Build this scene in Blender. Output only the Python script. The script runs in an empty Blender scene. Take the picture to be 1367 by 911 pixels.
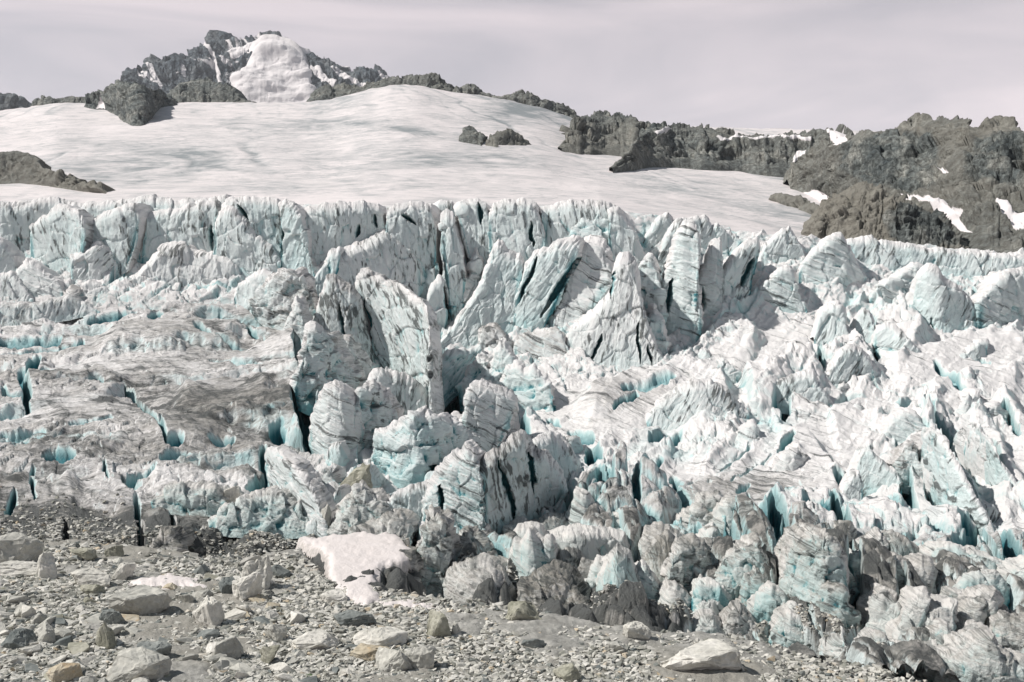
import bpy, bmesh, math, random
import numpy as np
random.seed(7); RNG = np.random.default_rng(11)
sc = bpy.context.scene
COL = sc.collection
# ---------------- camera, world, sun, exposure ----------------
F = 1500.0; CX, CY = 683.5, 455.5; PITCH = math.atan((480 - CY) / F)
cd = bpy.data.cameras.new('camera'); cam = bpy.data.objects.new('camera', cd); COL.objects.link(cam)
cd.sensor_width = 36; cd.lens = 36 * F / 1367; cd.clip_start = 0.5; cd.clip_end = 20000
cam.rotation_euler = (math.pi / 2 + PITCH, 0, 0); cam.location = (0, 0, 0)
sc.camera = cam
SUN_DIR = np.array([-0.70, -0.08, 0.76]); SUN_DIR /= np.linalg.norm(SUN_DIR)     # from the scene towards the sun
el = math.asin(SUN_DIR[2]); az = math.atan2(SUN_DIR[0], SUN_DIR[1])
sd = bpy.data.lights.new('sun', 'SUN'); sd.energy = 5.0; sd.angle = math.radians(0.9); sd.color = (1, .955, .90)
so = bpy.data.objects.new('sun', sd); COL.objects.link(so)
so.rotation_euler = (math.pi / 2 - el, 0, math.pi - az)
w = bpy.data.worlds.new('World'); sc.world = w; w.use_nodes = True
nt = w.node_tree; nt.nodes.clear()
def N(nt, t, **k):
    n = nt.nodes.new(t)
    for a, b in k.items(): setattr(n, a, b)
    return n
wo = N(nt, 'ShaderNodeOutputWorld'); bg = N(nt, 'ShaderNodeBackground'); bg.inputs[1].default_value = 0.1
sky = N(nt, 'ShaderNodeTexSky', sky_type='NISHITA', sun_disc=False, sun_elevation=el, sun_rotation=az, altitude=2600, air_density=1.0, dust_density=1.5)
tc = N(nt, 'ShaderNodeTexCoord'); mp = N(nt, 'ShaderNodeMapping'); mp.inputs['Scale'].default_value = (1, .8, 4.5); mp.inputs['Rotation'].default_value = (0, .18, 0)
n1 = N(nt, 'ShaderNodeTexNoise'); n1.inputs['Scale'].default_value = 2.2; n1.inputs['Detail'].default_value = 7; n1.inputs['Roughness'].default_value = .5; n1.inputs['Distortion'].default_value = .9
nt.links.new(tc.outputs['Generated'], mp.inputs[0]); nt.links.new(mp.outputs[0], n1.inputs['Vector'])
sep = N(nt, 'ShaderNodeSeparateXYZ'); nt.links.new(tc.outputs['Generated'], sep.inputs[0])
rz = N(nt, 'ShaderNodeValToRGB')                  # cloud layer: paler near the horizon, thinner overhead
e = rz.color_ramp.elements
e[0].position = 0.0; e[0].color = (9.0, 8.1, 8.1, 1); e[1].position = 1; e[1].color = (.75, 1.2, 1.5, 1)
for p_, c_ in ((.20, (8.5, 7.6, 7.7, 1)), (.31, (7.2, 6.4, 6.55, 1)), (.43, (1.2, 1.6, 1.85, 1))):
    q = rz.color_ramp.elements.new(p_); q.color = c_
nt.links.new(sep.outputs[2], rz.inputs[0])
rn = N(nt, 'ShaderNodeValToRGB'); e = rn.color_ramp.elements
e[0].position = .38; e[0].color = (.34, .42, .47, 1); e[1].position = .62; e[1].color = (1.06, 1.05, 1.04, 1)
nt.links.new(n1.outputs[0], rn.inputs[0])
# darker grey cloud towards the left
rx = N(nt, 'ShaderNodeMapRange'); rx.inputs['From Min'].default_value = -.5; rx.inputs['From Max'].default_value = -.12; rx.inputs['To Min'].default_value = 1; rx.inputs['To Max'].default_value = .5
nt.links.new(sep.outputs[0], rx.inputs[0])
mc = N(nt, 'ShaderNodeMix', data_type='RGBA'); mc.inputs[6].default_value = (1, 1, 1, 1)
nt.links.new(rx.outputs[0], mc.inputs[0]); nt.links.new(rn.outputs[0], mc.inputs[7])
mm = N(nt, 'ShaderNodeMix', data_type='RGBA', blend_type='MULTIPLY'); mm.inputs[0].default_value = 1
nt.links.new(rz.outputs[0], mm.inputs[6]); nt.links.new(mc.outputs[2], mm.inputs[7])
ms = N(nt, 'ShaderNodeMix', data_type='RGBA'); ms.inputs[0].default_value = .88
nt.links.new(sky.outputs[0], ms.inputs[6]); nt.links.new(mm.outputs[2], ms.inputs[7])
nt.links.new(ms.outputs[2], bg.inputs[0]); nt.links.new(bg.outputs[0], wo.inputs[0])
sc.view_settings.view_transform = 'Standard'; sc.view_settings.look = 'None'
sc.view_settings.exposure = 0.2; sc.view_settings.gamma = 1
sc.cycles.diffuse_bounces = 4; sc.cycles.max_bounces = 6; sc.cycles.glossy_bounces = 2
sc.cycles.use_denoising = True
try: sc.cycles.denoiser = 'OPENIMAGEDENOISE'
except Exception: pass

# ---------------- maths helpers ----------------
_perm = np.random.default_rng(3).permutation(256).astype(np.int32); _perm = np.concatenate([_perm, _perm])
_val = np.random.default_rng(4).uniform(-1, 1, 512).astype(np.float32)
def vnoise(x, y, z=0.0):
    x, y, z = np.broadcast_arrays(np.asarray(x, np.float32), np.asarray(y, np.float32), np.asarray(z, np.float32))
    xi = np.floor(x); yi = np.floor(y); zi = np.floor(z)
    fx = x - xi; fy = y - yi; fz = z - zi
    xi = xi.astype(np.int32); yi = yi.astype(np.int32); zi = zi.astype(np.int32)
    ux = fx * fx * fx * (fx * (fx * 6 - 15) + 10); uy = fy * fy * fy * (fy * (fy * 6 - 15) + 10); uz = fz * fz * (3 - 2 * fz)
    def h(a, b, c): return _val[_perm[(_perm[(_perm[a & 255] + b) & 255] + c) & 255]]
    def pl(c):
        a = h(xi, yi, c); b = h(xi + 1, yi, c); d = h(xi, yi + 1, c); e_ = h(xi + 1, yi + 1, c)
        a = a + (b - a) * ux; d = d + (e_ - d) * ux
        return a + (d - a) * uy
    p0 = pl(zi)
    p1 = pl(zi + 1)
    return p0 + (p1 - p0) * uz
def fbm(x, y, z=0.0, o=4, r=.5, ridged=False):
    s = 0; a = 1; t = 0
    for i in range(o):
        k = 2.03 ** i
        n = vnoise(x * k + 17.3 * i, y * k + 5.1 * i, z * k + 9.7 * i)
        if ridged: n = 1 - 2 * np.abs(n) ** .8
        s = s + a * n; t += a; a *= r
    return s / t
def worley(x, y, seed=0):
    """nearest and second nearest feature distance and the nearest cell's random numbers, 2-D"""
    x = np.asarray(x, np.float32); y = np.asarray(y, np.float32)
    xi = np.floor(x).astype(np.int32); yi = np.floor(y).astype(np.int32)
    f1 = np.full(x.shape, 9., np.float32); f2 = f1.copy(); r1 = np.zeros_like(x); r2 = np.zeros_like(x); dx1 = np.zeros_like(x); dy1 = np.zeros_like(x)
    for i in (-1, 0, 1):
        for j in (-1, 0, 1):
            cx = xi + i; cy = yi + j
            h = _perm[(_perm[(cx + seed) & 255] + cy) & 255]
            px = cx + .5 + .46 * _val[h]; py = cy + .5 + .46 * _val[h + 131]
            dx = x - px; dy = y - py; d = np.sqrt(dx * dx + dy * dy)
            c = d < f1
            f2 = np.where(c, f1, np.minimum(f2, d)); f1 = np.where(c, d, f1)
            r1 = np.where(c, _val[(h + 60) % 512], r1); r2 = np.where(c, _val[(h + 97) % 512], r2)
            dx1 = np.where(c, dx, dx1); dy1 = np.where(c, dy, dy1)
    return f1, f2, r1, r2, dx1, dy1
def sst(a, b, x):
    t = np.clip((x - a) / (b - a), 0, 1); return t * t * (3 - 2 * t)
def ray(px, py, Y):
    """the point of the place seen towards (px, py) at distance Y ahead"""
    cp, sp = math.cos(PITCH), math.sin(PITCH)
    u = (px - CX) / F; v = (CY - py) / F
    dy = cp - v * sp; dz = sp + v * cp
    return np.stack([u / dy * Y, Y + 0 * u, dz / dy * Y], -1)
def colinterp(cols, px, py):
    xs = np.array([c[0] for c in cols], float)
    vals = [np.interp(py, [r[0] for r in c[1]], [math.log(r[1]) for r in c[1]]) for c in cols]
    i = np.clip(np.searchsorted(xs, px) - 1, 0, len(xs) - 2)
    t = np.clip((px - xs[i]) / (xs[i + 1] - xs[i]), 0, 1); t = t * t * (3 - 2 * t)
    V = np.stack(vals, 0)
    a = np.take_along_axis(V, i[None], 0)[0]; b = np.take_along_axis(V, (i + 1)[None], 0)[0]
    return np.exp(a + (b - a) * t)
def seg_dist(px, py, x0, y0, x1, y1):
    dx, dy = x1 - x0, y1 - y0
    t = np.clip(((px - x0) * dx + (py - y0) * dy) / (dx * dx + dy * dy + 1e-6), 0, 1)
    return np.hypot(px - x0 - t * dx, py - y0 - t * dy), t
def inpoly(px, py, poly):
    r = np.zeros(px.shape, bool); n = len(poly)
    for i in range(n):
        x0, y0 = poly[i]; x1, y1 = poly[(i + 1) % n]
        if y0 == y1: continue
        r ^= ((py < y0) != (py < y1)) & (px < (x1 - x0) * (py - y0) / (y1 - y0) + x0)
    return r
def softpoly(px, py, poly, soft=3., wob=4.):
    """0..1 mask of an outline with a ragged soft edge"""
    px = px + wob * fbm(px / 14, py / 14, 3.3, 3); py = py + wob * fbm(px / 14, py / 9, 8.3, 3)
    d = np.full(px.shape, 1e9)
    for i in range(len(poly)):
        q, _ = seg_dist(px, py, *poly[i], *poly[(i + 1) % len(poly)]); d = np.minimum(d, q)
    return sst(-soft, soft, np.where(inpoly(px, py, poly), d, -d))
def gnormals(P):
    a = np.gradient(P, axis=1); b = np.gradient(P, axis=0)
    n = np.cross(a, b); l = np.linalg.norm(n, axis=-1, keepdims=True)
    return n / np.maximum(l, 1e-9)
def boxblur(a, k):
    for ax in (0, 1):
        p = np.pad(a, [(k, k) if i == ax else (0, 0) for i in (0, 1)], mode='edge')
        c = np.cumsum(p, axis=ax, dtype=np.float64)
        z = np.zeros_like(np.take(c, [0], axis=ax)); c = np.concatenate([z, c], axis=ax)
        m = a.shape[ax]
        a = (np.take(c, range(2 * k + 1, 2 * k + 1 + m), axis=ax) - np.take(c, range(0, m), axis=ax)) / (2 * k + 1)
    return a

# ---------------- mesh output ----------------
def link_mesh(name, me, mat=None, parent=None, **props):
    o = bpy.data.objects.new(name, me); COL.objects.link(o)
    if mat: me.materials.append(mat)
    if parent: o.parent = parent
    for k, v in props.items():
        if v: o[k] = v
    return o
def raw_mesh(name, V, faces, smooth=True, attrs=None):
    """V (n,3), faces (m,k) all with k corners"""
    me = bpy.data.meshes.new(name); V = np.ascontiguousarray(V, np.float32); faces = np.ascontiguousarray(faces, np.int32)
    m, k = faces.shape
    me.vertices.add(len(V)); me.vertices.foreach_set('co', V.ravel())
    me.loops.add(m * k); me.loops.foreach_set('vertex_index', faces.ravel())
    me.polygons.add(m); me.polygons.foreach_set('loop_start', np.arange(0, m * k, k, dtype=np.int32))
    me.polygons.foreach_set('loop_total', np.full(m, k, np.int32))
    me.polygons.foreach_set('use_smooth', np.full(m, smooth, bool))
    for a, v in (attrs or {}).items():
        at = me.attributes.new(a, 'FLOAT', 'POINT'); at.data.foreach_set('value', np.ascontiguousarray(v, np.float32).ravel())
    me.update(calc_edges=True)
    return me
def grid_mesh(name, P, mat, attrs=None, smooth=True, flip=False, keep=None, **props):
    r, c, _ = P.shape
    org = P.reshape(-1, 3).mean(0) if props.get('category') else np.zeros(3)
    if props.get('category'): org[2] = P[..., 2].min()
    idx = np.arange(r * c).reshape(r, c)
    q = np.stack([idx[:-1, :-1], idx[:-1, 1:], idx[1:, 1:], idx[1:, :-1]], -1).reshape(-1, 4)
    if flip: q = q[:, ::-1]
    if keep is not None: q = q[keep.ravel()[q].all(axis=1)]
    me = raw_mesh(name, P.reshape(-1, 3) - org, q, smooth, {k: v.reshape(-1) for k, v in (attrs or {}).items()})
    o = link_mesh(name, me, mat, **props); o.location = org
    return o

# ---------------- materials ----------------
def newmat(name):
    m = bpy.data.materials.new(name); m.use_nodes = True; t = m.node_tree
    b = t.nodes['Principled BSDF']; return m, t, b
def noise(t, vec, scale, detail=5, rough=.55, dist=0):
    n = N(t, 'ShaderNodeTexNoise'); n.inputs['Scale'].default_value = scale; n.inputs['Detail'].default_value = detail
    n.inputs['Roughness'].default_value = rough; n.inputs['Distortion'].default_value = dist; t.links.new(vec, n.inputs['Vector']); return n.outputs[0]
def ramp(t, src, stops):
    r = N(t, 'ShaderNodeValToRGB'); e = r.color_ramp.elements
    for i, (p, c) in enumerate(stops):
        q = e[i] if i < 2 else e.new(p)
        q.position = p; q.color = (c if isinstance(c, tuple) else (c, c, c)) + (1,)
    t.links.new(src, r.inputs[0]); return r.outputs[0]
def mix(t, f, a, b, mode='MIX'):
    m = N(t, 'ShaderNodeMix', data_type='RGBA', blend_type=mode)
    for s, i in ((f, 0), (a, 6), (b, 7)):
        if isinstance(s, (int, float)): m.inputs[i].default_value = s
        elif isinstance(s, tuple): m.inputs[i].default_value = s + (1,)
        else: t.links.new(s, m.inputs[i])
    return m.outputs[2]
def math_(t, op, a, b=None, clamp=False):
    m = N(t, 'ShaderNodeMath', operation=op); m.use_clamp = clamp
    for s, i in ((a, 0), (b, 1)):
        if s is None: continue
        if isinstance(s, (int, float)): m.inputs[i].default_value = s
        else: t.links.new(s, m.inputs[i])
    return m.outputs[0]
def attr(t, name): return N(t, 'ShaderNodeAttribute', attribute_name=name).outputs['Fac']
def bump(t, b, h, strength, dist):
    n = N(t, 'ShaderNodeBump'); n.inputs['Strength'].default_value = strength; n.inputs['Distance'].default_value = dist
    t.links.new(h, n.inputs['Height']); t.links.new(n.outputs[0], b.inputs['Normal'])
def geo_pos(t): return N(t, 'ShaderNodeNewGeometry').outputs['Position']

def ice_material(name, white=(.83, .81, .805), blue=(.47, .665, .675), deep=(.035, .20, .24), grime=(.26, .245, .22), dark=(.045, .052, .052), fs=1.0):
    m, t, b = newmat(name); pos = geo_pos(t)
    d = attr(t, 'dirt'); bl = attr(t, 'blue'); st = attr(t, 'streak')
    n_big = noise(t, pos, .25 * fs, 6, .6, .6); n_mid = noise(t, pos, 1.6 * fs, 6, .62); n_fine = noise(t, pos, 7 * fs, 4, .65)
    # streak coordinates laid along the flutes or the strata of each piece (su across them, sv along them)
    def sv(ku, kv, off):
        c = N(t, 'ShaderNodeCombineXYZ'); t.links.new(math_(t, 'MULTIPLY', attr(t, 'su'), ku), c.inputs[0]); t.links.new(math_(t, 'MULTIPLY', attr(t, 'sv'), kv), c.inputs[1]); c.inputs[2].default_value = off
        return c.outputs[0]
    s1 = noise(t, sv(1.6, .28, 0), 1.0, 7, .72, .7); s2 = noise(t, sv(4.2, .9, 7), 1.0, 5, .7, .5); s3 = noise(t, sv(.7, .16, 3), 1.0, 6, .65, 1.0)
    a = math_(t, 'ADD', d, math_(t, 'MULTIPLY', math_(t, 'SUBTRACT', n_mid, .5), .6))
    a = math_(t, 'ADD', a, math_(t, 'MULTIPLY', math_(t, 'SUBTRACT', n_big, .5), .6))
    a = math_(t, 'ADD', a, math_(t, 'MULTIPLY', math_(t, 'SUBTRACT', s1, .5), .9))
    cov = ramp(t, a, [(.30, 0.0), (.80, 1.0)])
    base = mix(t, n_fine, white, tuple(c * .92 for c in white))
    blu = mix(t, ramp(t, bl, [(.45, 0.0), (1.0, 1.0)]), blue, deep)  # blue ice; its dark end also paints the shade of gaps
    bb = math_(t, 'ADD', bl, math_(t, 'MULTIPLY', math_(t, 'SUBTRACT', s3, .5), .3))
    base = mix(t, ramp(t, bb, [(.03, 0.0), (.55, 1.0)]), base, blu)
    base = mix(t, math_(t, 'MULTIPLY', cov, .85), base, grime)
    # thin dark lines of grit caught in the flutes and strata
    g = math_(t, 'ADD', math_(t, 'MULTIPLY', st, .34), math_(t, 'ADD', math_(t, 'MULTIPLY', s2, .60), math_(t, 'MULTIPLY', s3, .62)))
    g = math_(t, 'ADD', g, math_(t, 'MULTIPLY', d, .20))
    base = mix(t, math_(t, 'MULTIPLY', ramp(t, g, [(.69, 0.0), (.86, 1.0)]), .85), base, dark)
    t.links.new(base, b.inputs['Base Color'])
    b.inputs['Roughness'].default_value = .5; b.inputs['Specular IOR Level'].default_value = .3
    h = math_(t, 'ADD', math_(t, 'ADD', n_fine, n_mid), math_(t, 'MULTIPLY', math_(t, 'ADD', s1, s2), 1.1))
    bump(t, b, h, .8, .26 / fs)
    return m
ICE = ice_material('glacier_ice')
ICE_NEAR = ice_material('weathered_ice', fs=2.0, white=(.72, .70, .675), grime=(.20, .188, .16), blue=(.38, .56, .56))

def snow_material():
    m, t, b = newmat('old_snow'); pos = geo_pos(t)
    mp = N(t, 'ShaderNodeMapping'); mp.inputs['Scale'].default_value = (.014, .005, .04); mp.inputs['Rotation'].default_value = (0, .35, .5); t.links.new(pos, mp.inputs[0])
    a = noise(t, mp.outputs[0], 3.2, 9, .68, 1.2)
    mp2 = N(t, 'ShaderNodeMapping'); mp2.inputs['Scale'].default_value = (.06, .022, .55); mp2.inputs['Rotation'].default_value = (0, -.12, -.2); t.links.new(pos, mp2.inputs[0])
    c = noise(t, mp2.outputs[0], 3.0, 8, .72, .6)
    d = attr(t, 'dirt')
    g = math_(t, 'ADD', math_(t, 'ADD', a, math_(t, 'MULTIPLY', c, .78)), math_(t, 'MULTIPLY', d, .55))
    col = ramp(t, g, [(.70, (.86, .80, .795)), (.92, (.79, .735, .73)), (1.12, (.55, .54, .54)), ])
    g2 = math_(t, 'MULTIPLY', g, .72)
    col = ramp(t, g2, [(.50, (.73, .675, .675)), (.64, (.64, .60, .60)), (.78, (.45, .445, .45)), (.90, (.24, .26, .27))])
    mp3 = N(t, 'ShaderNodeMapping'); mp3.inputs['Scale'].default_value = (.018, .012, .12); mp3.inputs['Rotation'].default_value = (0, .3, .35); t.links.new(pos, mp3.inputs[0])
    ln = noise(t, mp3.outputs[0], 2.0, 4, .55, .5); ln2 = noise(t, mp3.outputs[0], 5.0, 3, .5, .3); msk = noise(t, pos, .02, 3, .5)
    for q, th in ((ln, .012), (ln2, .022)):
        thin = math_(t, 'LESS_THAN', math_(t, 'ABSOLUTE', math_(t, 'SUBTRACT', q, .5)), th)
        col = mix(t, math_(t, 'MULTIPLY', math_(t, 'MULTIPLY', thin, ramp(t, msk, [(.5, 0.0), (.62, 1.0)])), .42), col, (.30, .32, .33))
    t.links.new(col, b.inputs['Base Color']); b.inputs['Roughness'].default_value = .7; b.inputs['Specular IOR Level'].default_value = .2
    bump(t, b, c, .35, 1.2)
    return m
SNOW = snow_material()
def patch_material():
    m, t, b = newmat('coarse_snow'); pos = geo_pos(t)
    a = noise(t, pos, 5.5, 5, .6); c = noise(t, pos, .8, 4, .5)
    col = mix(t, c, (.70, .65, .64), (.58, .53, .51))
    g_ = math_(t, 'ADD', attr(t, 'dirt'), math_(t, 'MULTIPLY', math_(t, 'SUBTRACT', noise(t, pos, 3.0, 7, .7), .5), 1.5)); col = mix(t, ramp(t, g_, [(.42, 0.0), (.85, .85)]), col, (.33, .31, .285)); t.links.new(col, b.inputs['Base Color'])
    b.inputs['Roughness'].default_value = .75; bump(t, b, a, .5, .15); return m
PATCH = patch_material()

def rock_material(name, c0, c1, c2, scale=1.0, snow=True, lichen=None, bstr=.8, bd=.3, spk=None):
    spk = spk or ([(.38, .22), (.5, .9), (.62, 1.8)] if snow else [(.3, .72), (.5, .97), (.7, 1.2)])
    m, t, b = newmat(name); pos = geo_pos(t)
    n1 = noise(t, pos, .5 * scale, 8, .65, .4); n2 = noise(t, pos, 3.0 * scale, 6, .7)
    col = ramp(t, n1, [(.32, c0), (.5, c1), (.68, c2)])
    col = mix(t, .75, col, ramp(t, n2, spk), 'MULTIPLY')
    if lichen:
        col = mix(t, ramp(t, noise(t, pos, .9 * scale, 4, .6), [(.56, 0.0), (.68, .8)]), col, lichen)
    tn = attr(t, 'tint')
    col = mix(t, ramp(t, tn, [(0., 0.0), (1., 1.0)]), col, (.27, .255, .22))
    if snow:
        sn = math_(t, 'ADD', attr(t, 'snow'), math_(t, 'MULTIPLY', math_(t, 'SUBTRACT', n2, .5), .5))
        col = mix(t, ramp(t, sn, [(.45, 0.0), (.6, 1.0)]), col, (.66, .63, .635))
    t.links.new(col, b.inputs['Base Color']); b.inputs['Roughness'].default_value = .9; b.inputs['Specular IOR Level'].default_value = .15
    if snow: n2 = mix(t, ramp(t, sn, [(.4, 0.0), (.6, .85)]), n2, (.5, .5, .5))
    bump(t, b, n2, bstr, bd); return m
ROCK_FAR = rock_material('hazed_mountain_rock', (.075, .095, .115), (.12, .14, .155), (.21, .22, .225), scale=.03, bd=14, bstr=1)  # bluish brightened tones paint the distance haze into the rock colour
ROCK_HILL = rock_material('moraine_rock', (.055, .068, .072), (.145, .158, .152), (.28, .28, .255), scale=.16, bd=2.2, bstr=1)
GROUND = rock_material('moraine_gravel', (.22, .215, .20), (.31, .305, .285), (.42, .41, .385), scale=2.2, snow=False, bd=.12)
STONES = [rock_material('pale_stone', (.44, .43, .39), (.55, .535, .49), (.64, .62, .58), 1.6, False, bd=.05),
          rock_material('grey_stone', (.30, .30, .28), (.41, .405, .37), (.52, .51, .465), 1.6, False, bd=.05),
          rock_material('olive_stone', (.20, .20, .16), (.30, .295, .24), (.42, .41, .35), 1.6, False, bd=.05),
          rock_material('slate_stone', (.10, .115, .115), (.18, .195, .19), (.28, .295, .28), 1.6, False, bd=.05),
          rock_material('rusty_stone', (.36, .31, .23), (.44, .39, .30), (.50, .47, .40), 1.6, False, lichen=(.42, .31, .19), bd=.05)]
# ---------------- the lie of the land: distance of each surface along its slope ----------------
ICE_COLS = [
 (-140, [(255,222),(285,206),(378,191),(430,172),(480,155),(560,128),(640,105),(710,88),(790,76),(940,60)]),
 (200,  [(255,224),(285,208),(378,192),(430,174),(480,156),(560,128),(640,106),(710,88),(790,76),(940,60)]),
 (400,  [(255,224),(285,210),(385,192),(440,176),(520,151),(620,118),(700,94),(760,82),(830,70),(940,60)]),
 (600,  [(255,228),(280,214),(430,198),(500,184),(560,164),(600,136),(640,112),(700,95),(760,83),(830,72),(940,60)]),
 (800,  [(255,230),(290,216),(470,186),(500,176),(560,152),(600,138),(700,100),(780,82),(840,70),(940,58)]),
 (1000, [(270,238),(315,222),(440,192),(480,180),(560,150),(650,118),(740,90),(830,74),(880,66),(960,54)]),
 (1200, [(300,236),(335,222),(420,198),(540,158),(640,122),(720,98),(800,78),(880,64),(960,54)]),
 (1500, [(320,236),(345,222),(420,200),(500,174),(620,126),(710,100),(800,80),(900,62),(960,54)])]
def Yice(px, py): return colinterp(ICE_COLS, np.asarray(px, float), np.asarray(py, float))
SNOW_BOT = ([-200, 400, 800, 950, 1100, 1420, 1600], [292, 292, 296, 318, 338, 356, 362])
SNOW_SKY = ([-200, 0, 40, 75, 130, 235, 330, 415, 450, 485, 520, 550, 600, 660, 720, 765, 800, 1600],
            [150, 148, 143, 137, 139, 137, 137, 136, 131, 121, 114, 113, 122, 130, 143, 158, 166, 186])
_gx = np.arange(-260., 1660., 2.); _gs = np.interp(_gx, *SNOW_SKY); _kr = np.hanning(21); _gs = np.convolve(np.pad(_gs, 10, mode='edge'), _kr / _kr.sum(), 'valid')
def snow_sky(px): return np.interp(px, _gx, _gs)
def Ysnow(px, py):
    b = np.interp(px, *SNOW_BOT); s = snow_sky(px)
    e = np.clip((b - py) / (b - s), 0, 1)
    y0 = np.interp(px, [-200, 400, 800, 950, 1100, 1420, 1600], [212, 213, 217, 226, 228, 228, 228]) + 5
    return y0 * (900 / y0) ** (e ** .85)

def make_snowfield():
    xs = np.arange(-190, 1560, 2.2); vs = np.linspace(-.02, 1, 420)
    px, v = np.meshgrid(xs, vs[::-1])
    b = np.interp(px, *SNOW_BOT); s = snow_sky(px) + .9 * vnoise(px / 9, 2.2)
    py = b + (s - b) * v
    P = ray(px, py, Ysnow(px, py))
    sc_ = P[..., 1] / 200
    P[..., 2] += (.9 * fbm(P[..., 0] / 45, P[..., 1] / 90, 1., 4) * np.clip(v * 4, 0, 1) * (1 - v ** 8)) * 1.4
    # shallow folds and old crevasse lines of the upper glacier
    a = P[..., 0] * .25 + P[..., 1] * .07 + 8 * fbm(P[..., 0] / 90, P[..., 1] / 140, 5., 3)
    rid = fbm(a / 5, P[..., 0] / 70, 2., 4, ridged=True)
    fold = sst(.1, .8, rid) * sst(-.1, .4, fbm(P[..., 0] / 100, P[..., 1] / 120, 9., 2))
    P[..., 2] -= .5 * fold * (1 - v ** 6)
    d = .42 * fold
    for (x0, y0, rx_, ry_, k) in ((700, 148, 70, 16, .75), (520, 215, 190, 40, .34), (350, 170, 90, 14, .35), (220, 205, 90, 18, .36), (110, 195, 70, 12, .3), (760, 165, 20, 22, .4),
                                  (90, 225, 50, 10, .45), (200, 240, 120, 10, .4), (950, 245, 110, 14, .25), (640, 215, 120, 14, .3), (470, 165, 80, 10, .4), (380, 250, 60, 9, .3)):
        q = ((px - x0) / rx_) ** 2 + ((py - y0) / ry_) ** 2
        d = d + .8 * k * np.exp(-q * 1.1) * (0.8 + .9 * fbm(px / 30, py / 3.0, 1.7, 4))
    return grid_mesh('snowfield', P, SNOW, {'dirt': d}, flip=True, kind='structure', label='broad dirty snowfield rising above the icefall to the rocky ridge')
make_snowfield()

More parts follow.
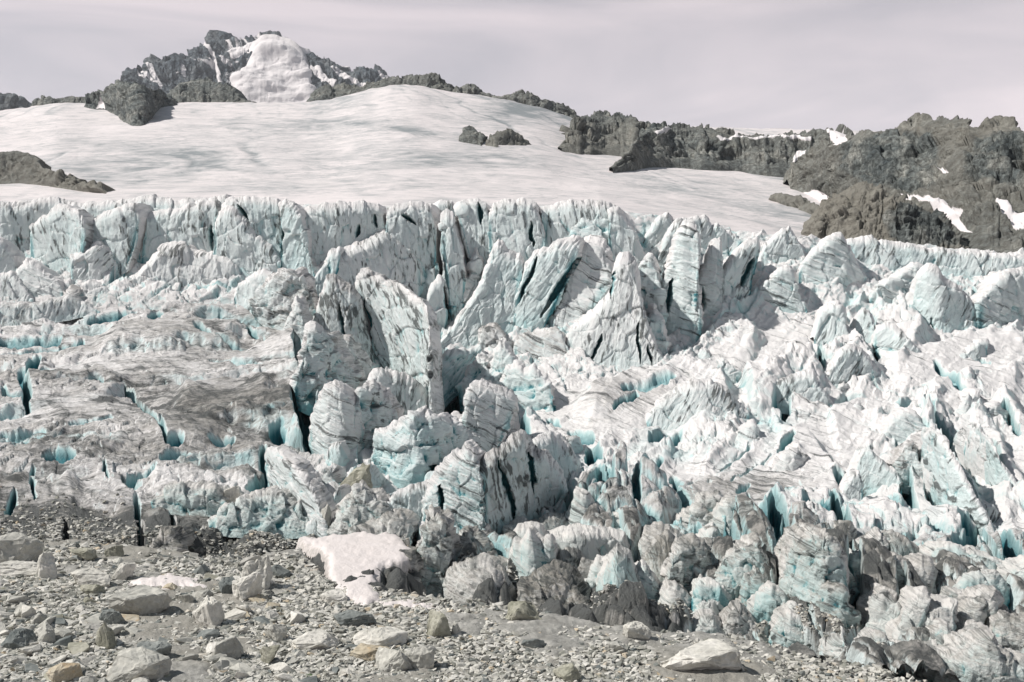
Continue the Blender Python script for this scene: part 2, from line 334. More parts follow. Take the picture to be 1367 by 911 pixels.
# traced cracks of the lower ice: x0, y0, x1, y1, half width px, depth m, blueness
CRACKS = [
 (640,545,596,610,13,7,.6),(575,610,556,650,9,6,.7),(588,300,594,428,9,13,.9),(610,285,627,362,6,9,.9),(603,520,592,600,20,9,.6),(925,690,915,720,9,5,.6),(1030,700,1050,725,10,5,.7),(975,745,990,790,9,5,.6),(1200,800,1210,850,8,5,.3),(1260,805,1262,850,8,5,.3),(800,660,815,690,9,5,.7),(870,740,845,770,8,5,.4),(1110,690,1130,720,9,5,.7),(660,700,640,690,8,5,.4),(612,560,600,610,14,8,.4),(553,640,556,700,9,7,.9),(395,540,420,600,13,8,.9),(1140,790,1128,850,17,9,.2),(905,775,915,790,16,8,.2),(1055,745,1045,800,13,6,.3),(700,690,720,735,16,6,.2),(1235,560,1300,660,10,6,.5),(1200,640,1225,700,8,5,.8),(1310,720,1280,770,9,5,.8),(760,800,740,770,8,4,.3),
 (0,497,70,492,4,2.2,.8),(0,470,110,455,3,1.4,.6),(40,488,52,480,7,2.5,1),(28,500,38,545,7,5,.9),(115,515,135,512,4,2,.7),(165,512,195,535,4,3,.8),(190,540,205,552,7,3,1),
 (200,545,222,585,4,2.5,.8),(215,555,235,560,6,2.5,1),(225,590,240,588,7,2.5,1),(218,612,248,608,9,3,1),(60,617,98,617,7,2.2,1),(95,568,150,562,3,2,.6),(280,588,310,592,5,2.4,.8),
 (290,622,305,618,5,2,.9),(350,605,357,640,6,3.2,1),(365,585,378,590,8,3,1),(330,655,362,645,7,2.5,.9),(175,640,205,632,7,3.2,.7),(165,645,185,650,5,3,.4),(182,660,190,735,5,5,.3),
 (88,695,88,738,5,5,.2),(228,680,232,708,4,3.5,.3),(138,620,143,645,2.5,1.5,.7),(0,590,60,583,4,2,.5),(0,640,42,632,5,2,.8),(42,640,44,670,3,2,.8),(10,690,20,665,5,2,1),
 (395,470,405,525,6,6,1),(405,520,418,565,9,7,1),(250,708,290,705,4,2,.8),(290,460,360,475,2,1,.3),(280,480,350,500,2,1,.3),(120,430,180,425,4,1.6,.8),(0,455,80,452,3,1.4,.7),
 (200,430,215,425,6,2,.9),(260,440,282,452,5,3,.8),(330,436,342,450,4,2.5,.9),(0,530,30,535,3,1.2,.5),(60,575,0,582,3,1.5,.5),
 (395,620,420,655,7,5,.9),(420,660,432,700,6,5,.7),(545,690,552,745,9,8,.8),(552,740,556,775,5,6,.1),(580,540,600,600,12,6,.9),(520,595,540,625,9,4,.9),(575,625,600,640,10,4,1),
 (640,600,650,620,7,5,.9),(735,565,745,570,7,3,.9),(690,560,705,600,5,4,.8),(760,580,790,592,7,3.5,.8),(785,605,800,625,9,3,.8),(870,600,905,590,8,3.2,.8),(850,640,880,622,8,3,.9),(900,640,910,655,7,3,.9),
 (985,662,1000,655,4,3,1),(945,668,955,680,6,3.5,1),(998,665,1000,680,3,3,1),(1035,555,1048,548,7,5,1),(1045,568,1052,545,6,5,1),(1000,560,960,568,4,2,.4),(840,665,852,690,8,4,.8),
 (1115,655,1125,665,7,5,.9),(1148,645,1150,675,5,4,1),(1120,540,1145,540,8,5,.1),(1205,565,1235,560,8,4.5,.5),(1225,600,1265,650,7,5,.6),(1265,650,1318,715,8,6,.5),(1240,655,1258,690,9,4,.9),
 (1092,425,1095,480,4,6,.6),(1095,480,1100,500,5,6,.5),(1302,395,1302,436,3,6,.4),(1243,430,1246,448,3,3,.5),(1165,435,1170,470,3,4,.5),(1140,440,1150,455,3,3,.5),(1170,465,1167,500,5,4,.4),
 (1310,610,1335,650,6,4,.8),(1325,620,1340,675,6,4,.6),(1285,720,1320,740,10,3,.9),(1270,750,1300,745,9,3,.9),(1205,735,1245,760,9,3.5,.9),(1130,740,1145,800,8,5,.8),(1140,790,1130,850,9,6,.2),
 (1075,700,1110,705,6,2.5,.8),(1050,730,1040,760,7,4,.8),(1010,700,1040,740,11,3.5,.8),(900,700,930,690,6,3,.9),(960,690,975,730,7,3,.9),(890,760,930,735,12,5,.3),(900,775,920,760,9,5,.1),
 (810,640,850,650,6,3,.8),(780,665,800,660,6,2.5,.8),(860,700,905,720,5,2.5,.5),(820,720,840,760,7,3,.2),(700,690,740,660,10,5,.3),(700,700,730,685,6,3,.2),(775,790,785,820,6,3.5,.3),(800,762,820,765,7,2,.9),
 (860,790,880,800,6,2.5,.8),(640,770,650,760,4,2,.8),(1040,620,1060,605,6,2,.5),(1015,600,960,640,1.8,.8,.3),(1030,620,975,650,1.6,.8,.3),(950,400,955,430,4,3,.3),(1250,500,1290,540,5,2,.5),(1290,485,1320,500,3,2,.4),
 (1180,545,1200,560,5,2,.7),(1340,560,1360,600,5,3,.5),(1330,740,1360,770,9,3,.9),(1180,700,1240,720,3,1.5,.3),(1000,690,1100,680,2,1,.2),(1050,672,1150,700,2,1,.2),
 (820,560,850,545,4,1.6,.7),(830,540,900,530,4,1.6,.5),(900,545,960,570,5,2,.6),(930,565,965,560,5,2,.7),(670,640,700,690,10,4,.5),(760,650,720,690,6,3,.5)]

SMOOTH = [(850, 558, 115, 38, .25), (1035, 465, 75, 42, .6), (1050, 632, 115, 42, .25), (1280, 485, 120, 34, .1), (1190, 685, 170, 22, -.12), (985, 500, 50, 40, .8), (1150, 548, 75, 24, 0), (1110, 590, 60, 30, 0),
 (340, 478, 90, 16, -.1), (150, 492, 150, 12, .05), (320, 535, 110, 20, -.1), (110, 545, 70, 14, 0), (250, 575, 40, 14, 0), (200, 447, 110, 10, .1), (1320, 530, 70, 40, -.3),
 (720, 620, 50, 28, .4), (760, 540, 60, 20, .2), (1330, 650, 60, 50, -.7), (60, 670, 80, 25, 0), (130, 705, 120, 22, 0), (900, 640, 50, 20, .3), (1180, 470, 60, 20, -.3)]
# crest lines with a steep side (right of the direction of travel) and a gentle side: points, height m, gentle width px, steep width px
RIDGES = [([(1095, 488), (1060, 500), (1020, 512), (990, 530)], 3.0, 60, 9), ([(1325, 722), (1290, 668), (1262, 612), (1235, 572), (1195, 548)], 3.2, 45, 12), ([(1372, 700), (1345, 650), (1318, 600), (1292, 560)], 2.6, 36, 11),
 ([(1400, 620), (1367, 585), (1335, 535)], 2.2, 36, 11), ([(1150, 672), (1112, 645), (1075, 608), (1035, 584), (960, 580), (905, 592)], 2.2, 60, 12), ([(1215, 560), (1150, 556), (1105, 566)], 2.2, 40, 8),
 ([(985, 555), (950, 520), (900, 514), (830, 530), (760, 556)], 2.8, 50, 12), ([(905, 604), (870, 592), (815, 604), (780, 622)], 1.6, 34, 8), ([(1400, 768), (1330, 742), (1250, 716), (1150, 694), (1060, 690), (990, 700)], 2.6, 46, 9),
 ([(436, 600), (415, 545), (398, 490), (384, 452)], 3.4, 70, 12), ([(770, 640), (735, 600), (690, 570)], 2.0, 40, 10), ([(1240, 470), (1200, 440), (1165, 420)], 2.2, 34, 9), ([(1180, 520), (1140, 470), (1110, 440)], 2.2, 36, 9),
 ([(1020, 470), (985, 440), (960, 400)], 2., 30, 9), ([(1400, 470), (1330, 455), (1250, 475), (1180, 500)], 1.6, 50, 9), ([(1367, 510), (1290, 520), (1220, 545)], 1.4, 40, 8), ([(900, 700), (850, 668), (800, 655), (740, 668)], 1.6, 40, 8),
 ([(120, 470), (250, 455), (330, 468)], 1.3, 40, 6), ([(180, 505), (60, 512), (-60, 520)], 1.4, 36, 6), ([(400, 535), (320, 520), (230, 528)], 1.2, 36, 5), ([(380, 575), (290, 560), (190, 572)], 1.2, 36, 6), ([(160, 600), (60, 606), (-60, 600)], 1.3, 36, 6),
 ([(350, 640), (270, 628), (190, 636)], 1.3, 34, 6), ([(120, 645), (30, 652), (-60, 650)], 1.3, 30, 6)]
def make_glacier():
    xs = np.arange(-150, 1520, 1.05); r = np.linspace(0, 1, 720)
    px, v = np.meshgrid(xs, r)
    top = np.interp(px, [-150, 400, 800, 950, 1100, 1420, 1520], [272, 274, 276, 300, 322, 342, 346])
    py = top + (935 - top) * v
    Y = Yice(px, py); P = ray(px, py, Y)
    X0, Y0, Z0 = P[..., 0].copy(), P[..., 1].copy(), P[..., 2].copy()
    k = Y / 130
    # where each kind of ice lies (gentle blends across the slope)
    A = sst(455, 385, px + .15 * (py - 560)) * sst(395, 430, py)
    E = sst(0, 60, py - np.interp(px, [-200, 560, 700, 880, 1000, 1367, 1500], [900, 760, 640, 610, 680, 735, 740]))
    D = sst(820, 900, px) * sst(0, 40, np.interp(px, [800, 1367], [640, 740]) - py) * (1 - E)
    C = np.exp(-((px - 850) / 120) ** 2 - ((py - 555) / 55) ** 2)
    M = np.clip(1 - A - E - D, 0, 1)
    dz = np.zeros_like(px); ccut = np.zeros_like(px); blue = np.zeros_like(px); dirt = np.zeros_like(px); st = np.zeros_like(px)
    # A: layered ledges with short steep risers
    wv = 3.4 * fbm(X0 / 22, Y0 / 16, 1., 3) + .9 * fbm(X0 / 6, Y0 / 5, 4., 3)
    for s, wgt, o in ((2.6, 1.0, 0.), (1.05, .5, 7.)):
        h = (Z0 + wv + .05 * X0 + o) / s; f = h - np.floor(h)
        g = sst(.66, .97, f + .1 * vnoise(X0 / 2.0, Y0 / 2.0, o)); keep = sst(-.35, .25, vnoise(X0 / 11, Y0 / 7, o + 5))
        dz += A * wgt * s * (g - f) * .8 * keep
        ris = sst(.62, .74, f) * sst(1.0, .9, f) * keep
        blue += A * ris * .45 * wgt * sst(-.2, .6, vnoise(X0 / 9, Y0 / 6, 11. + o)); st += A * .55 * wgt * sst(.60, .66, f) * sst(.76, .68, f) * keep * sst(-.3, .5, fbm(X0 / 5, Y0 / 4, 2. + o, 3))
    # E: melted jumble of knobs
    Wx = X0 + 1.8 * fbm(X0 / 5, Y0 / 7, 2., 2) ; Wy = Y0 * .42 + Z0 * .55 + 1.5 * fbm(X0 / 5, Y0 / 7, 12., 2)
    for sz, amp in ((5.6, .72), (2.3, .42)):
        f1, f2, r1, r2, dx, dy = worley(Wx / sz, Wy / sz, int(sz * 10))
        gap = 1 - sst(0, .34, f2 - f1)
        b_ = (r1 * 1.1 + .9 * (1 - f1 * f1 * 1.6) + (dx * r2 + dy * (.6 + r1)) * .9) - 1.15 * gap
        dz += E * amp * b_ * sz * .42
        blue += E * amp * (.42 * gap + .45 * sst(.15, .5, r2) * sst(.1, .5, f1)); dirt += E * amp * .35 * (1 - .5 * gap) * sst(-.5, .6, r1)
    # D: blades and strata that lean up to the right
    for sz, amp, ang in ((6.5, 2.1, .98), (2.6, .8, .85)):
        ca, sa = math.cos(ang), math.sin(ang)
        q1 = X0 * ca + (Y0 * .5 + Z0) * sa; q2 = -X0 * sa + (Y0 * .5 + Z0) * ca
        q2 = q2 + 1.6 * fbm(X0 / 14, Y0 / 14, sz, 3)
        rr = fbm(q2 / sz, q1 / (sz * 4.5), sz, 3, .5, ridged=True)
        dz += (D * (1 - .6 * C) + M * .55) * amp * rr * 1.15
        blue += (D + M) * amp * .32 * sst(-.1, -.7, rr)
    f1, f2, r1, r2, dx, dy = worley((X0 + .5 * Y0 * .3 + 2 * fbm(X0 / 9, Y0 / 9, 31., 2)) / 6.5, (Y0 * .45 + Z0 * .4) / 5.2, 33)
    gap = 1 - sst(0, .22, f2 - f1)
    dz += (D * .4 + .7 * M) * (1 - C) * (r1 * 1.0 + (dx * 1.2 + dy * 2.0) * .9 - 1.2 * gap * sst(-.4, .3, r2)); blue += (D + M) * .3 * gap * (1 - C)
    a3 = (X0 * .75 + Z0 * 1.3 + Y0 * .25 + 1.4 * fbm(X0 / 13, Y0 / 13, 41., 3))
    stripe = fbm(a3 / .75, X0 / 9, Y0 / 30, 3, .6)
    dz += D * .16 * stripe; st += D * .62 * sst(.25, .75, stripe) * sst(-.2, .4, fbm(X0 / 11, Y0 / 11, 51., 2))
    # general roughness
    dz += (.46 * fbm(X0 / 6, Y0 / 8, Z0 / 5, 5, .55) + C * .15 * fbm(X0 / .9, Y0 / 1.5, 3., 3)) * (.55 + .6 * k)
    rg = fbm(X0 / 1.7, Y0 / 3.2, Z0 / 1.3, 4, .6, ridged=True)
    dz += .20 * rg * (1 - .3 * C) + .085 * fbm(X0 / .55, Y0 / 1.0, Z0 / .45, 3, .6, ridged=True)
    f1, f2, r1, r2, dx, dy = worley((X0 + .8 * fbm(X0 / 2, Y0 / 2, 81., 2)) / 1.7, (Y0 * .4 + Z0 + .8 * fbm(X0 / 2, Y0 / 2, 85., 2)) / 1.3, 61)
    dz += (.38 * (r1 * .6 + dx * r2 * 1.5 + dy * r1 * 1.5) - .22 * (1 - sst(0, .16, f2 - f1))) * (1 - .45 * A) * (1 - .5 * C)
    st += (.45 + .25 * A + .3 * E) * sst(.30, .85, fbm(X0 / 3.5, Y0 / 2.2, Z0 / .8 + 6, 4, .65)) * (A * 1.1 + E * .5 + .35)
    qx = px + 9 * fbm(px / 34, py / 34, 101., 3) + 3 * fbm(px / 9, py / 9, 102., 2); qy = py + 9 * fbm(px / 34, py / 34, 105., 3) + 3 * fbm(px / 9, py / 9, 106., 2)
    rsum = np.zeros_like(px)
    for pts, hh, wg, wst in RIDGES:
        best = np.full(px.shape, 1e9); sg = np.zeros_like(px); tw = np.zeros_like(px); L = len(pts) - 1
        for i_ in range(L):
            (x0, y0), (x1, y1) = pts[i_], pts[i_ + 1]
            d, t_ = seg_dist(qx, qy, x0, y0, x1, y1); c_ = d < best
            cr = (x1 - x0) * (qy - y0) - (y1 - y0) * (qx - x0)
            best = np.where(c_, d, best); sg = np.where(c_, np.sign(cr), sg); tw = np.where(c_, (i_ + t_) / L, tw)
        taper = sst(0, .15, tw) * sst(1, .85, tw)
        prof = np.where(sg < 0, np.exp(-(best / wg) ** 1.3), np.exp(-(best / wst) ** 2))
        rsum += hh * prof * taper * (Y / 150)
        blue += .35 * taper * np.where(sg > 0, np.exp(-((best - wst * .8) / (wst * .7)) ** 2), 0)
    # calmer, smoother stretches between the broken ones
    sm = np.zeros_like(px)
    for (x0, y0, rx_, ry_, an) in SMOOTH:
        ca, sa = math.cos(an), math.sin(an); u_ = ((px - x0) * ca - (py - y0) * sa) / (rx_ * 1.2); v_ = ((px - x0) * sa + (py - y0) * ca) / (ry_ * 1.25)
        sm = np.maximum(sm, np.exp(-(u_ * u_ + v_ * v_) ** 2))
    sm *= sst(-.9, .1, fbm(X0 / 6, Y0 / 9, 95., 3))
    dz = dz * (1 - .86 * sm) + .13 * sm * stripe; st += .35 * sm * sst(.1, .7, stripe); blue *= 1 - .85 * sm
    dz += rsum
    # traced crevasses
    wx = px + 3.5 * fbm(px / 16, py / 16, 71., 3); wy = py + 3.5 * fbm(px / 16, py / 16, 75., 3)
    for (x0, y0, x1, y1, w_, dep, bl) in CRACKS:
        sel = (px > min(x0, x1) - 30) & (px < max(x0, x1) + 30) & (py > min(y0, y1) - 30) & (py < max(y0, y1) + 30)
        if not sel.any(): continue
        d, t_ = seg_dist(wx[sel], wy[sel], x0, y0, x1, y1)
        ww = w_ * (1 - .45 * np.abs(2 * t_ - 1) ** 2)
        c_ = sst(1.25, .55, d / ww)
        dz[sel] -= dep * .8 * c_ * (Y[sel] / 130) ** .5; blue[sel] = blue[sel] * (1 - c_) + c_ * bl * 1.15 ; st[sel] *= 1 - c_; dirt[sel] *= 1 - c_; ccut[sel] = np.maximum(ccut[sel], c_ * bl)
    P[..., 2] += dz
    tf = sst(0, 70, py - top); tf = np.where(px < 860, tf, .4 + .6 * tf); P[..., 2] -= dz * (1 - tf) * .85
    # overhang and lean: push along the slope as well so that risers are not all vertical
    n = gnormals(P); up = np.abs(n[..., 2])
    P[..., 0] += .25 * k * fbm(P[..., 0] / 1.4, P[..., 1] / 2, P[..., 2] / 1.2, 3); P[..., 1] -= .35 * k * fbm(P[..., 0] / 1.8, P[..., 1] / 2, P[..., 2] / 1.5 + 40, 3)
    n = gnormals(P); up = np.abs(n[..., 2])
    rel = (boxblur(P[..., 2], 9) - P[..., 2]); cav = sst(.15, 1.7, rel)  # hollows: bluer ice, with their shade painted into the colour
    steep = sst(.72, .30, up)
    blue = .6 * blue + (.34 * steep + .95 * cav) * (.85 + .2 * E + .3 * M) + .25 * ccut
    low = sst(640, 735, py + .0 * px) * sst(470, 380, px)
    grime = .03 + .37 * A + .60 * E * sst(640, 790, py) + .85 * low + .25 * sst(700, 780, py) + .12 * M
    grime += .3 * np.exp(-((px - 860) / 110) ** 2 - ((py - 545) / 28) ** 2) + .35 * np.exp(-((px - 330) / 100) ** 2 - ((py - 560) / 28) ** 2) + .4 * np.exp(-((px - 1000) / 130) ** 2 - ((py - 655) / 25) ** 2)
    grime += 1.0 * sst(0, 30, py - np.interp(px, [-200, 0, 100, 300, 430, 560, 700, 800, 900, 1150, 1400], [690, 690, 670, 690, 705, 750, 785, 795, 840, 960, 960]))
    grime -= .22 * sst(1080, 1200, px) * sst(720, 640, py)
    dirt += grime * (.55 + .6 * sst(.3, .8, up)) + .35 * A * fbm(X0 / 12, Y0 / 8, 61., 3)
    dirt *= 1 - .75 * np.clip(blue, 0, 1)
    blue *= 1 - .8 * sst(.7, 1.1, grime)
    su = A * (Z0 * 2.2 + Y0 * .30 + .8 * wv) + E * (Z0 + .3 * Y0 + fbm(X0 / 4, Y0 / 5, 91., 2)) + (1 - A - E) * a3 * 1.15
    sv_ = A * X0 * 1.2 + E * X0 * 1.6 + (1 - A - E) * (X0 * .8 - Y0 * .2)
    global ICE_GRID; ICE_GRID = (px, py, P)
    return grid_mesh('glacier', P, ICE, {'dirt': dirt, 'blue': np.clip(blue, 0, 1.2), 'streak': st, 'su': su, 'sv': sv_}, kind='structure', label='crevassed glacier ice flowing down between the snowfield and the moraine')
make_glacier()

# ---------------- moraine ----------------
BND_X = [-300, 0, 100, 200, 280, 400, 440, 560, 700, 760, 860, 960, 1060, 1150, 1300, 1600]
BND_Y = [735, 738, 722, 735, 745, 735, 775, 795, 812, 828, 845, 848, 872, 888, 930, 1000]
def zmoraine(X, Y): return -14.5 + .032 * (Y - 50) - .075 * np.log1p(np.exp(np.clip((X - 2) / 4., -30, 30))) * 4 - .012 * np.minimum(X, 0)
def moraine_point(px, py):
    Y = np.full(np.shape(px), 60.0)
    for _ in range(12):
        p = ray(px, py, Y); g = zmoraine(p[..., 0], Y)
        slope = p[..., 2] / Y
        Y = np.clip(.3 * Y + .7 * g / np.minimum(slope, -.05), 20, 400)
    return ray(px, py, Y)
def make_moraine():
    px, py = np.meshgrid(np.arange(-160, 1530, 1.6), np.concatenate([np.arange(665, 935, 1.3), np.arange(940, 1200, 12)]))
    P = moraine_point(px, py); X, Y = P[..., 0], P[..., 1]
    P[..., 2] += .32 * fbm(X / 5, Y / 6, 1., 3) + .17 * fbm(X / 1.1, Y / 1.4, 3., 3) + .07 * fbm(X / .3, Y / .35, 3., 3)
    # sinks under the ice beyond its edge
    e_ = np.interp(px, BND_X, BND_Y) - py
    P[..., 2] -= .11 * np.clip(e_, 0, 60)
    return grid_mesh('moraine', P, GROUND, {'tint': .55 * sst(.0, .5, fbm(X / 6, Y / 6, 7., 3))}, kind='structure', label='gravelly moraine in front of the glacier')
MOR = make_moraine()
me = raw_mesh('ground', np.array([[-2500, -140, -34], [2500, -140, -34], [2500, 3800, -34], [-2500, 3800, -34]]), np.array([[0, 1, 2, 3]]), False)
link_mesh('ground', me, GROUND, kind='structure')

# ---------------- ridge-shaped things: a front face from foot to crest, a cap and a back ----------------
def polyline(pts, step):
    pts = np.array(pts, float); d = np.hypot(*np.diff(pts[:, :2], axis=0).T); s = np.concatenate([[0], np.cumsum(d)])
    n = max(8, int(s[-1] / step)); q = np.linspace(0, s[-1], n)
    return np.interp(q, s, pts[:, 0]), np.interp(q, s, pts[:, 1]), q / s[-1]
def fin(name, crest, foot, style='wall', T=4., lean=.22, dy=0., rim=1.2, rnd=.0, jag=1.2, cracks=(), dirt=.25, blue=.35, streak=.5, snow=None, surf=Yice, step=1.15, fl=1., slant=.15, mat=None, amp=1., Ymul=1., tints=None, ribs=None, rough=1., dust=0, **props):
    cx_, cy_, s = polyline(crest, step)
    seed = (sum(int(a * 7 + b * 3) for a, b in crest) % 97) * 1.37
    jn = fbm(s * len(s) * step / 9, seed, 0, 4, .6)
    cy_ = cy_ + jag * 2.2 * jn + (jag * 1.1 * fbm(s * len(s) * step / 3.1, seed, 5, 2) if style != 'rock' else 0); cx_ = cx_ + jag * 1.1 * fbm(s * len(s) * step / 9, seed + 9, 0, 3, .6)
    fx = np.array([p[0] for p in foot], float); fy = np.array([p[1] for p in foot], float); o = np.argsort(fx, kind='stable')
    u = (cx_ - cx_.min()) / (np.ptp(cx_) + 1e-6)
    gx = fx.min() + u * (fx.max() - fx.min()); gy = np.interp(gx, fx[o], fy[o])
    g0 = np.maximum(gy, cy_ + .5); kk = max(3, int(len(g0) * (.09 if style != 'rock' else .06)))
    gy = np.maximum(gy + (2.6 * jag * fbm(gx / 11, seed, 3, 3, .6) if style == 'rock' else 0), cy_ + .5)
    Yf = surf(gx, g0) * Ymul + dy; Yf = np.convolve(np.pad(Yf, kk, mode='edge'), np.ones(2 * kk + 1) / (2 * kk + 1), 'valid')
    Hm = (gy - cy_) / F * Yf
    hpx = np.max(gy - cy_); nt_ = int(np.clip(hpx / step, 8, 420))
    k = float(np.mean(Yf)) / 150
    t = np.linspace(-.12 if style != 'rock' else -.3, 1, nt_)[:, None]
    pxg = gx + (cx_ - gx) * t; pyg = gy + (cy_ - gy) * t
    tt = np.clip(t, 0, 1)
    Yg = Yf + lean * Hm * t + rim * k * np.clip((tt - .80) / .2, 0, 1) ** 2
    if rnd and mat is None: rnd = rnd * .45
    if rnd: Yg = Yg + rnd * k * (.8 * np.abs(2 * s - 1) ** 3 + 1.0 * tt ** 4)
    Pf = ray(pxg, pyg, Yg)
    top = Pf[-1]; nc = max(4, int(T / (.35 * k) / step)); nb = 14
    wv = np.linspace(0, 1, nc + 1)[1:, None]
    dirb = np.array([0.10, 1.0, 0.0])
    if style == 'rock': Pf[..., 2] -= 4.5 * k * np.clip(-t / .3, 0, 1)
    cap = top[None] + (T * wv)[..., None] * dirb; cap[..., 2] -= .10 * T * wv ** 2 + .0
    bw = np.linspace(0, 1, nb + 1)[1:, None]
    Hb = np.maximum(Hm * 1.1, .2)
    back = cap[-1][None] + (bw * .25 * Hb)[..., None] * np.array([0, 1., 0]); back[..., 2] -= bw * Hb
    P = np.concatenate([Pf, cap, back], 0)
    nrow = P.shape[0]; front = np.zeros((nrow, 1)); front[:nt_] = 1
    n = gnormals(P)
    if np.mean(n[:nt_, :, 1]) > 0: n = -n
    nb_ = np.stack([boxblur(n[..., i], 4) for i in range(3)], -1); n = nb_ / np.maximum(np.linalg.norm(nb_, axis=-1, keepdims=True), 1e-6)
    X, Y, Z = P[..., 0] / k, P[..., 1] / k, P[..., 2] / k
    tA = np.concatenate([np.broadcast_to(t, (nt_, len(s))), np.ones((nrow - nt_, len(s)))], 0)
    H = Hm[None] / k
    edge = sst(0, .02, np.minimum(s, 1 - s))[None]
    if style in ('wall', 'slab'):
        a = X + slant * Z + .5 * fbm(X / 3, Z / 3, seed, 2)
        g1 = fbm(a / 1.0 * fl, Z / 4.5, Y / 6 + seed, 4, .6, ridged=True)
        lump = fbm(X / 4.5, Z / 6, Y / 5 + seed, 3)
        g2 = fbm(a / .36 * fl, Z / 1.6, Y / 4 + seed + 5, 3, .6)
        disp = .55 * lump + .15 * g1 + .09 * g2
        st = .62 * sst(.18, .75, g2 + .25 * vnoise(X / 2.2, Z / 3, seed)) + .25 * sst(-.2, -.8, g1)
        bl = blue * (.35 + .6 * sst(.3, -.6, g1)) + .22 * sst(0, -.5, lump)
    elif style == 'stripe':
        a = X * .55 + Z * 1.25 + .8 * fbm(X / 4, Z / 4, seed, 3)
        g1 = fbm(a / 1.25, X / 9, Y / 5 + seed, 4, .6, ridged=True); g2 = fbm(a / .42, X / 6, Y / 5 + seed, 3, .6)
        lump = fbm(X / 4.5, Z / 5, Y / 5 + seed, 3)
        disp = .6 * lump + .24 * g1 + .1 * g2
        st = .62 * sst(.2, .75, g2) + .28 * sst(-.2, -.8, g1); bl = blue * (.3 + .6 * sst(0, -.7, g1))
    elif style == 'lump':
        lump = fbm(X / 3.6, Z / 3.2, Y / 3.6 + seed, 3, .5); hol = vnoise(X / 1.9 + seed, Z / 2.2, Y / 2.5)
        g1 = fbm(X / 1.3, Z / 1.6, Y / 1.5 + seed, 4, .55, ridged=True)
        disp = .95 * lump + .28 * g1 - .38 * sst(.1, .7, hol) + .07 * fbm(X / .35, Z / .35, Y / .4, 3)
        st = .62 * sst(.25, .7, fbm(X / 1.8, Z / 1.2, Y + seed, 4, .65)) + .2 * sst(-.3, -.8, g1)
        bl = blue * (.4 + .9 * sst(.0, .6, hol) + .5 * sst(.1, -.5, lump))
    else:      # rock
        rx, rz_ = (X / ribs[0] + ribs[1] * Z / ribs[0], Z / (ribs[0] * 3.5)) if ribs else (X / 6, Z / 5)
        big = fbm(X / 22, Z / 14, Y / 22 + seed, 4, .55, ridged=True); mid = fbm(rx, rz_, Y / 12 + seed, 4, .62, ridged=True)
        q = int(seed * 3) % 90; wX = X + 1.1 * vnoise(X / 2.5, Z / 2, seed); wZ = Z + .5 * Y * .35 + 1.1 * vnoise(X / 2.5, Z / 2, seed + 7); blk = 0
        for cs, ca_ in ((3.2, .62), (1.15, .26)):
            f1, f2, r1, r2, dx, dy = worley(wX / cs, wZ / (cs * .8), q + int(cs * 5)); blk = blk + ca_ * (r1 * .9 + dx * r2 * 2.2 + dy * r1 * 2.2 - .5 * (1 - sst(0, .14, f2 - f1)))
        fine = fbm(X / 1.5, Z / 1.2, Y / 3 + seed, 3, .65, ridged=True); rub = fbm(X / .42, Z / .36, Y / .8 + seed, 2, .7)
        disp = (2.0 * big + (1.6 if ribs else 1.1) * mid + 0 * fine) * amp + blk * rough; st = 0 * X; bl = st
        sn = np.zeros_like(X)
        if snow:
            pg = np.concatenate([pxg, np.broadcast_to(pxg[-1], (nrow - nt_, len(s)))], 0); qg = np.concatenate([pyg, np.broadcast_to(pyg[-1], (nrow - nt_, len(s)))], 0)
            for poly, amt in snow: sn = np.maximum(sn, amt * softpoly(pg, qg, poly, 2.0, 5.))
            disp = disp * (1 - .8 * sn) + sn * (amp * 3.4 * fbm(X / 7 + Z / 9, Z / 3.4 - X / 20, Y / 9, 4) + .3)
        if dust: sn = np.maximum(sn, dust * sst(.12, .5, fbm(X / 2.6 + .4 * Z, Z / 3.2, seed + 3, 4)) * sst(.1, .6, tA))
        disp = disp * sst(-.05, .35, tA)
    su, sv_ = X, Z
    if style != 'rock':
        f1, f2, r1, r2, dx, dy = worley((X + .35 * Y + .9 * fbm(X / 2.5, Z / 2.5, seed, 2)) / 2.3, (Z + .9 * fbm(X / 2.5, Z / 2.5, seed + 4, 2)) / (3.4 if style != 'lump' else 2.2), int(seed))
        disp = disp + (.21 if style != 'lump' else .42) * (r1 * .5 + dx * r2 * 1.6 + dy * r1 * 1.6) - .10 * (1 - sst(0, .12, f2 - f1)) + .05 * fbm(X / .3, Z / .4, Y / .4, 2)
        su, sv_ = (a, Z) if style in ('wall', 'slab') else ((a, X) if style == 'stripe' else (Z * 1.2 + .4 * X, X * 1.4))
        disp = disp * (.35 + .65 * sst(-.1, .25, tA)) * amp
    else: disp = disp * (1 - .93 * sst(.86, 1., tA) * front)
    disp = disp * (.3 + .7 * edge) if style != 'rock' else disp * (.1 + .9 * sst(0, .06, np.minimum(s, 1 - s))[None])
    cut = np.zeros_like(X)
    if cracks:
        pg = np.concatenate([pxg, np.broadcast_to(pxg[-1], (nrow - nt_, len(s)))], 0); qg = np.concatenate([pyg, np.broadcast_to(pyg[-1], (nrow - nt_, len(s)))], 0)
        wx = pg + 4.5 * fbm(pg / 14, qg / 12, seed, 4)
        for (x0, y0, x1, y1, w_) in cracks:
            d, tq = seg_dist(wx, qg, x0, y0, x1, y1)
            cut = np.maximum(cut, sst(1.3, .4, d / (w_ * (1.1 - .95 * np.abs(2 * tq - 1) ** 2.2))))
        cut = cut * front * sst(1.0, .93, tA) * sst(0, .04, np.minimum(s, 1 - s))[None]
    P = P + n * (disp * k)[..., None]
    P[..., 1] += cut * min(2.6 * k, T * .55)
    n2 = gnormals(P); up = np.abs(n2[..., 2])
    A = {}
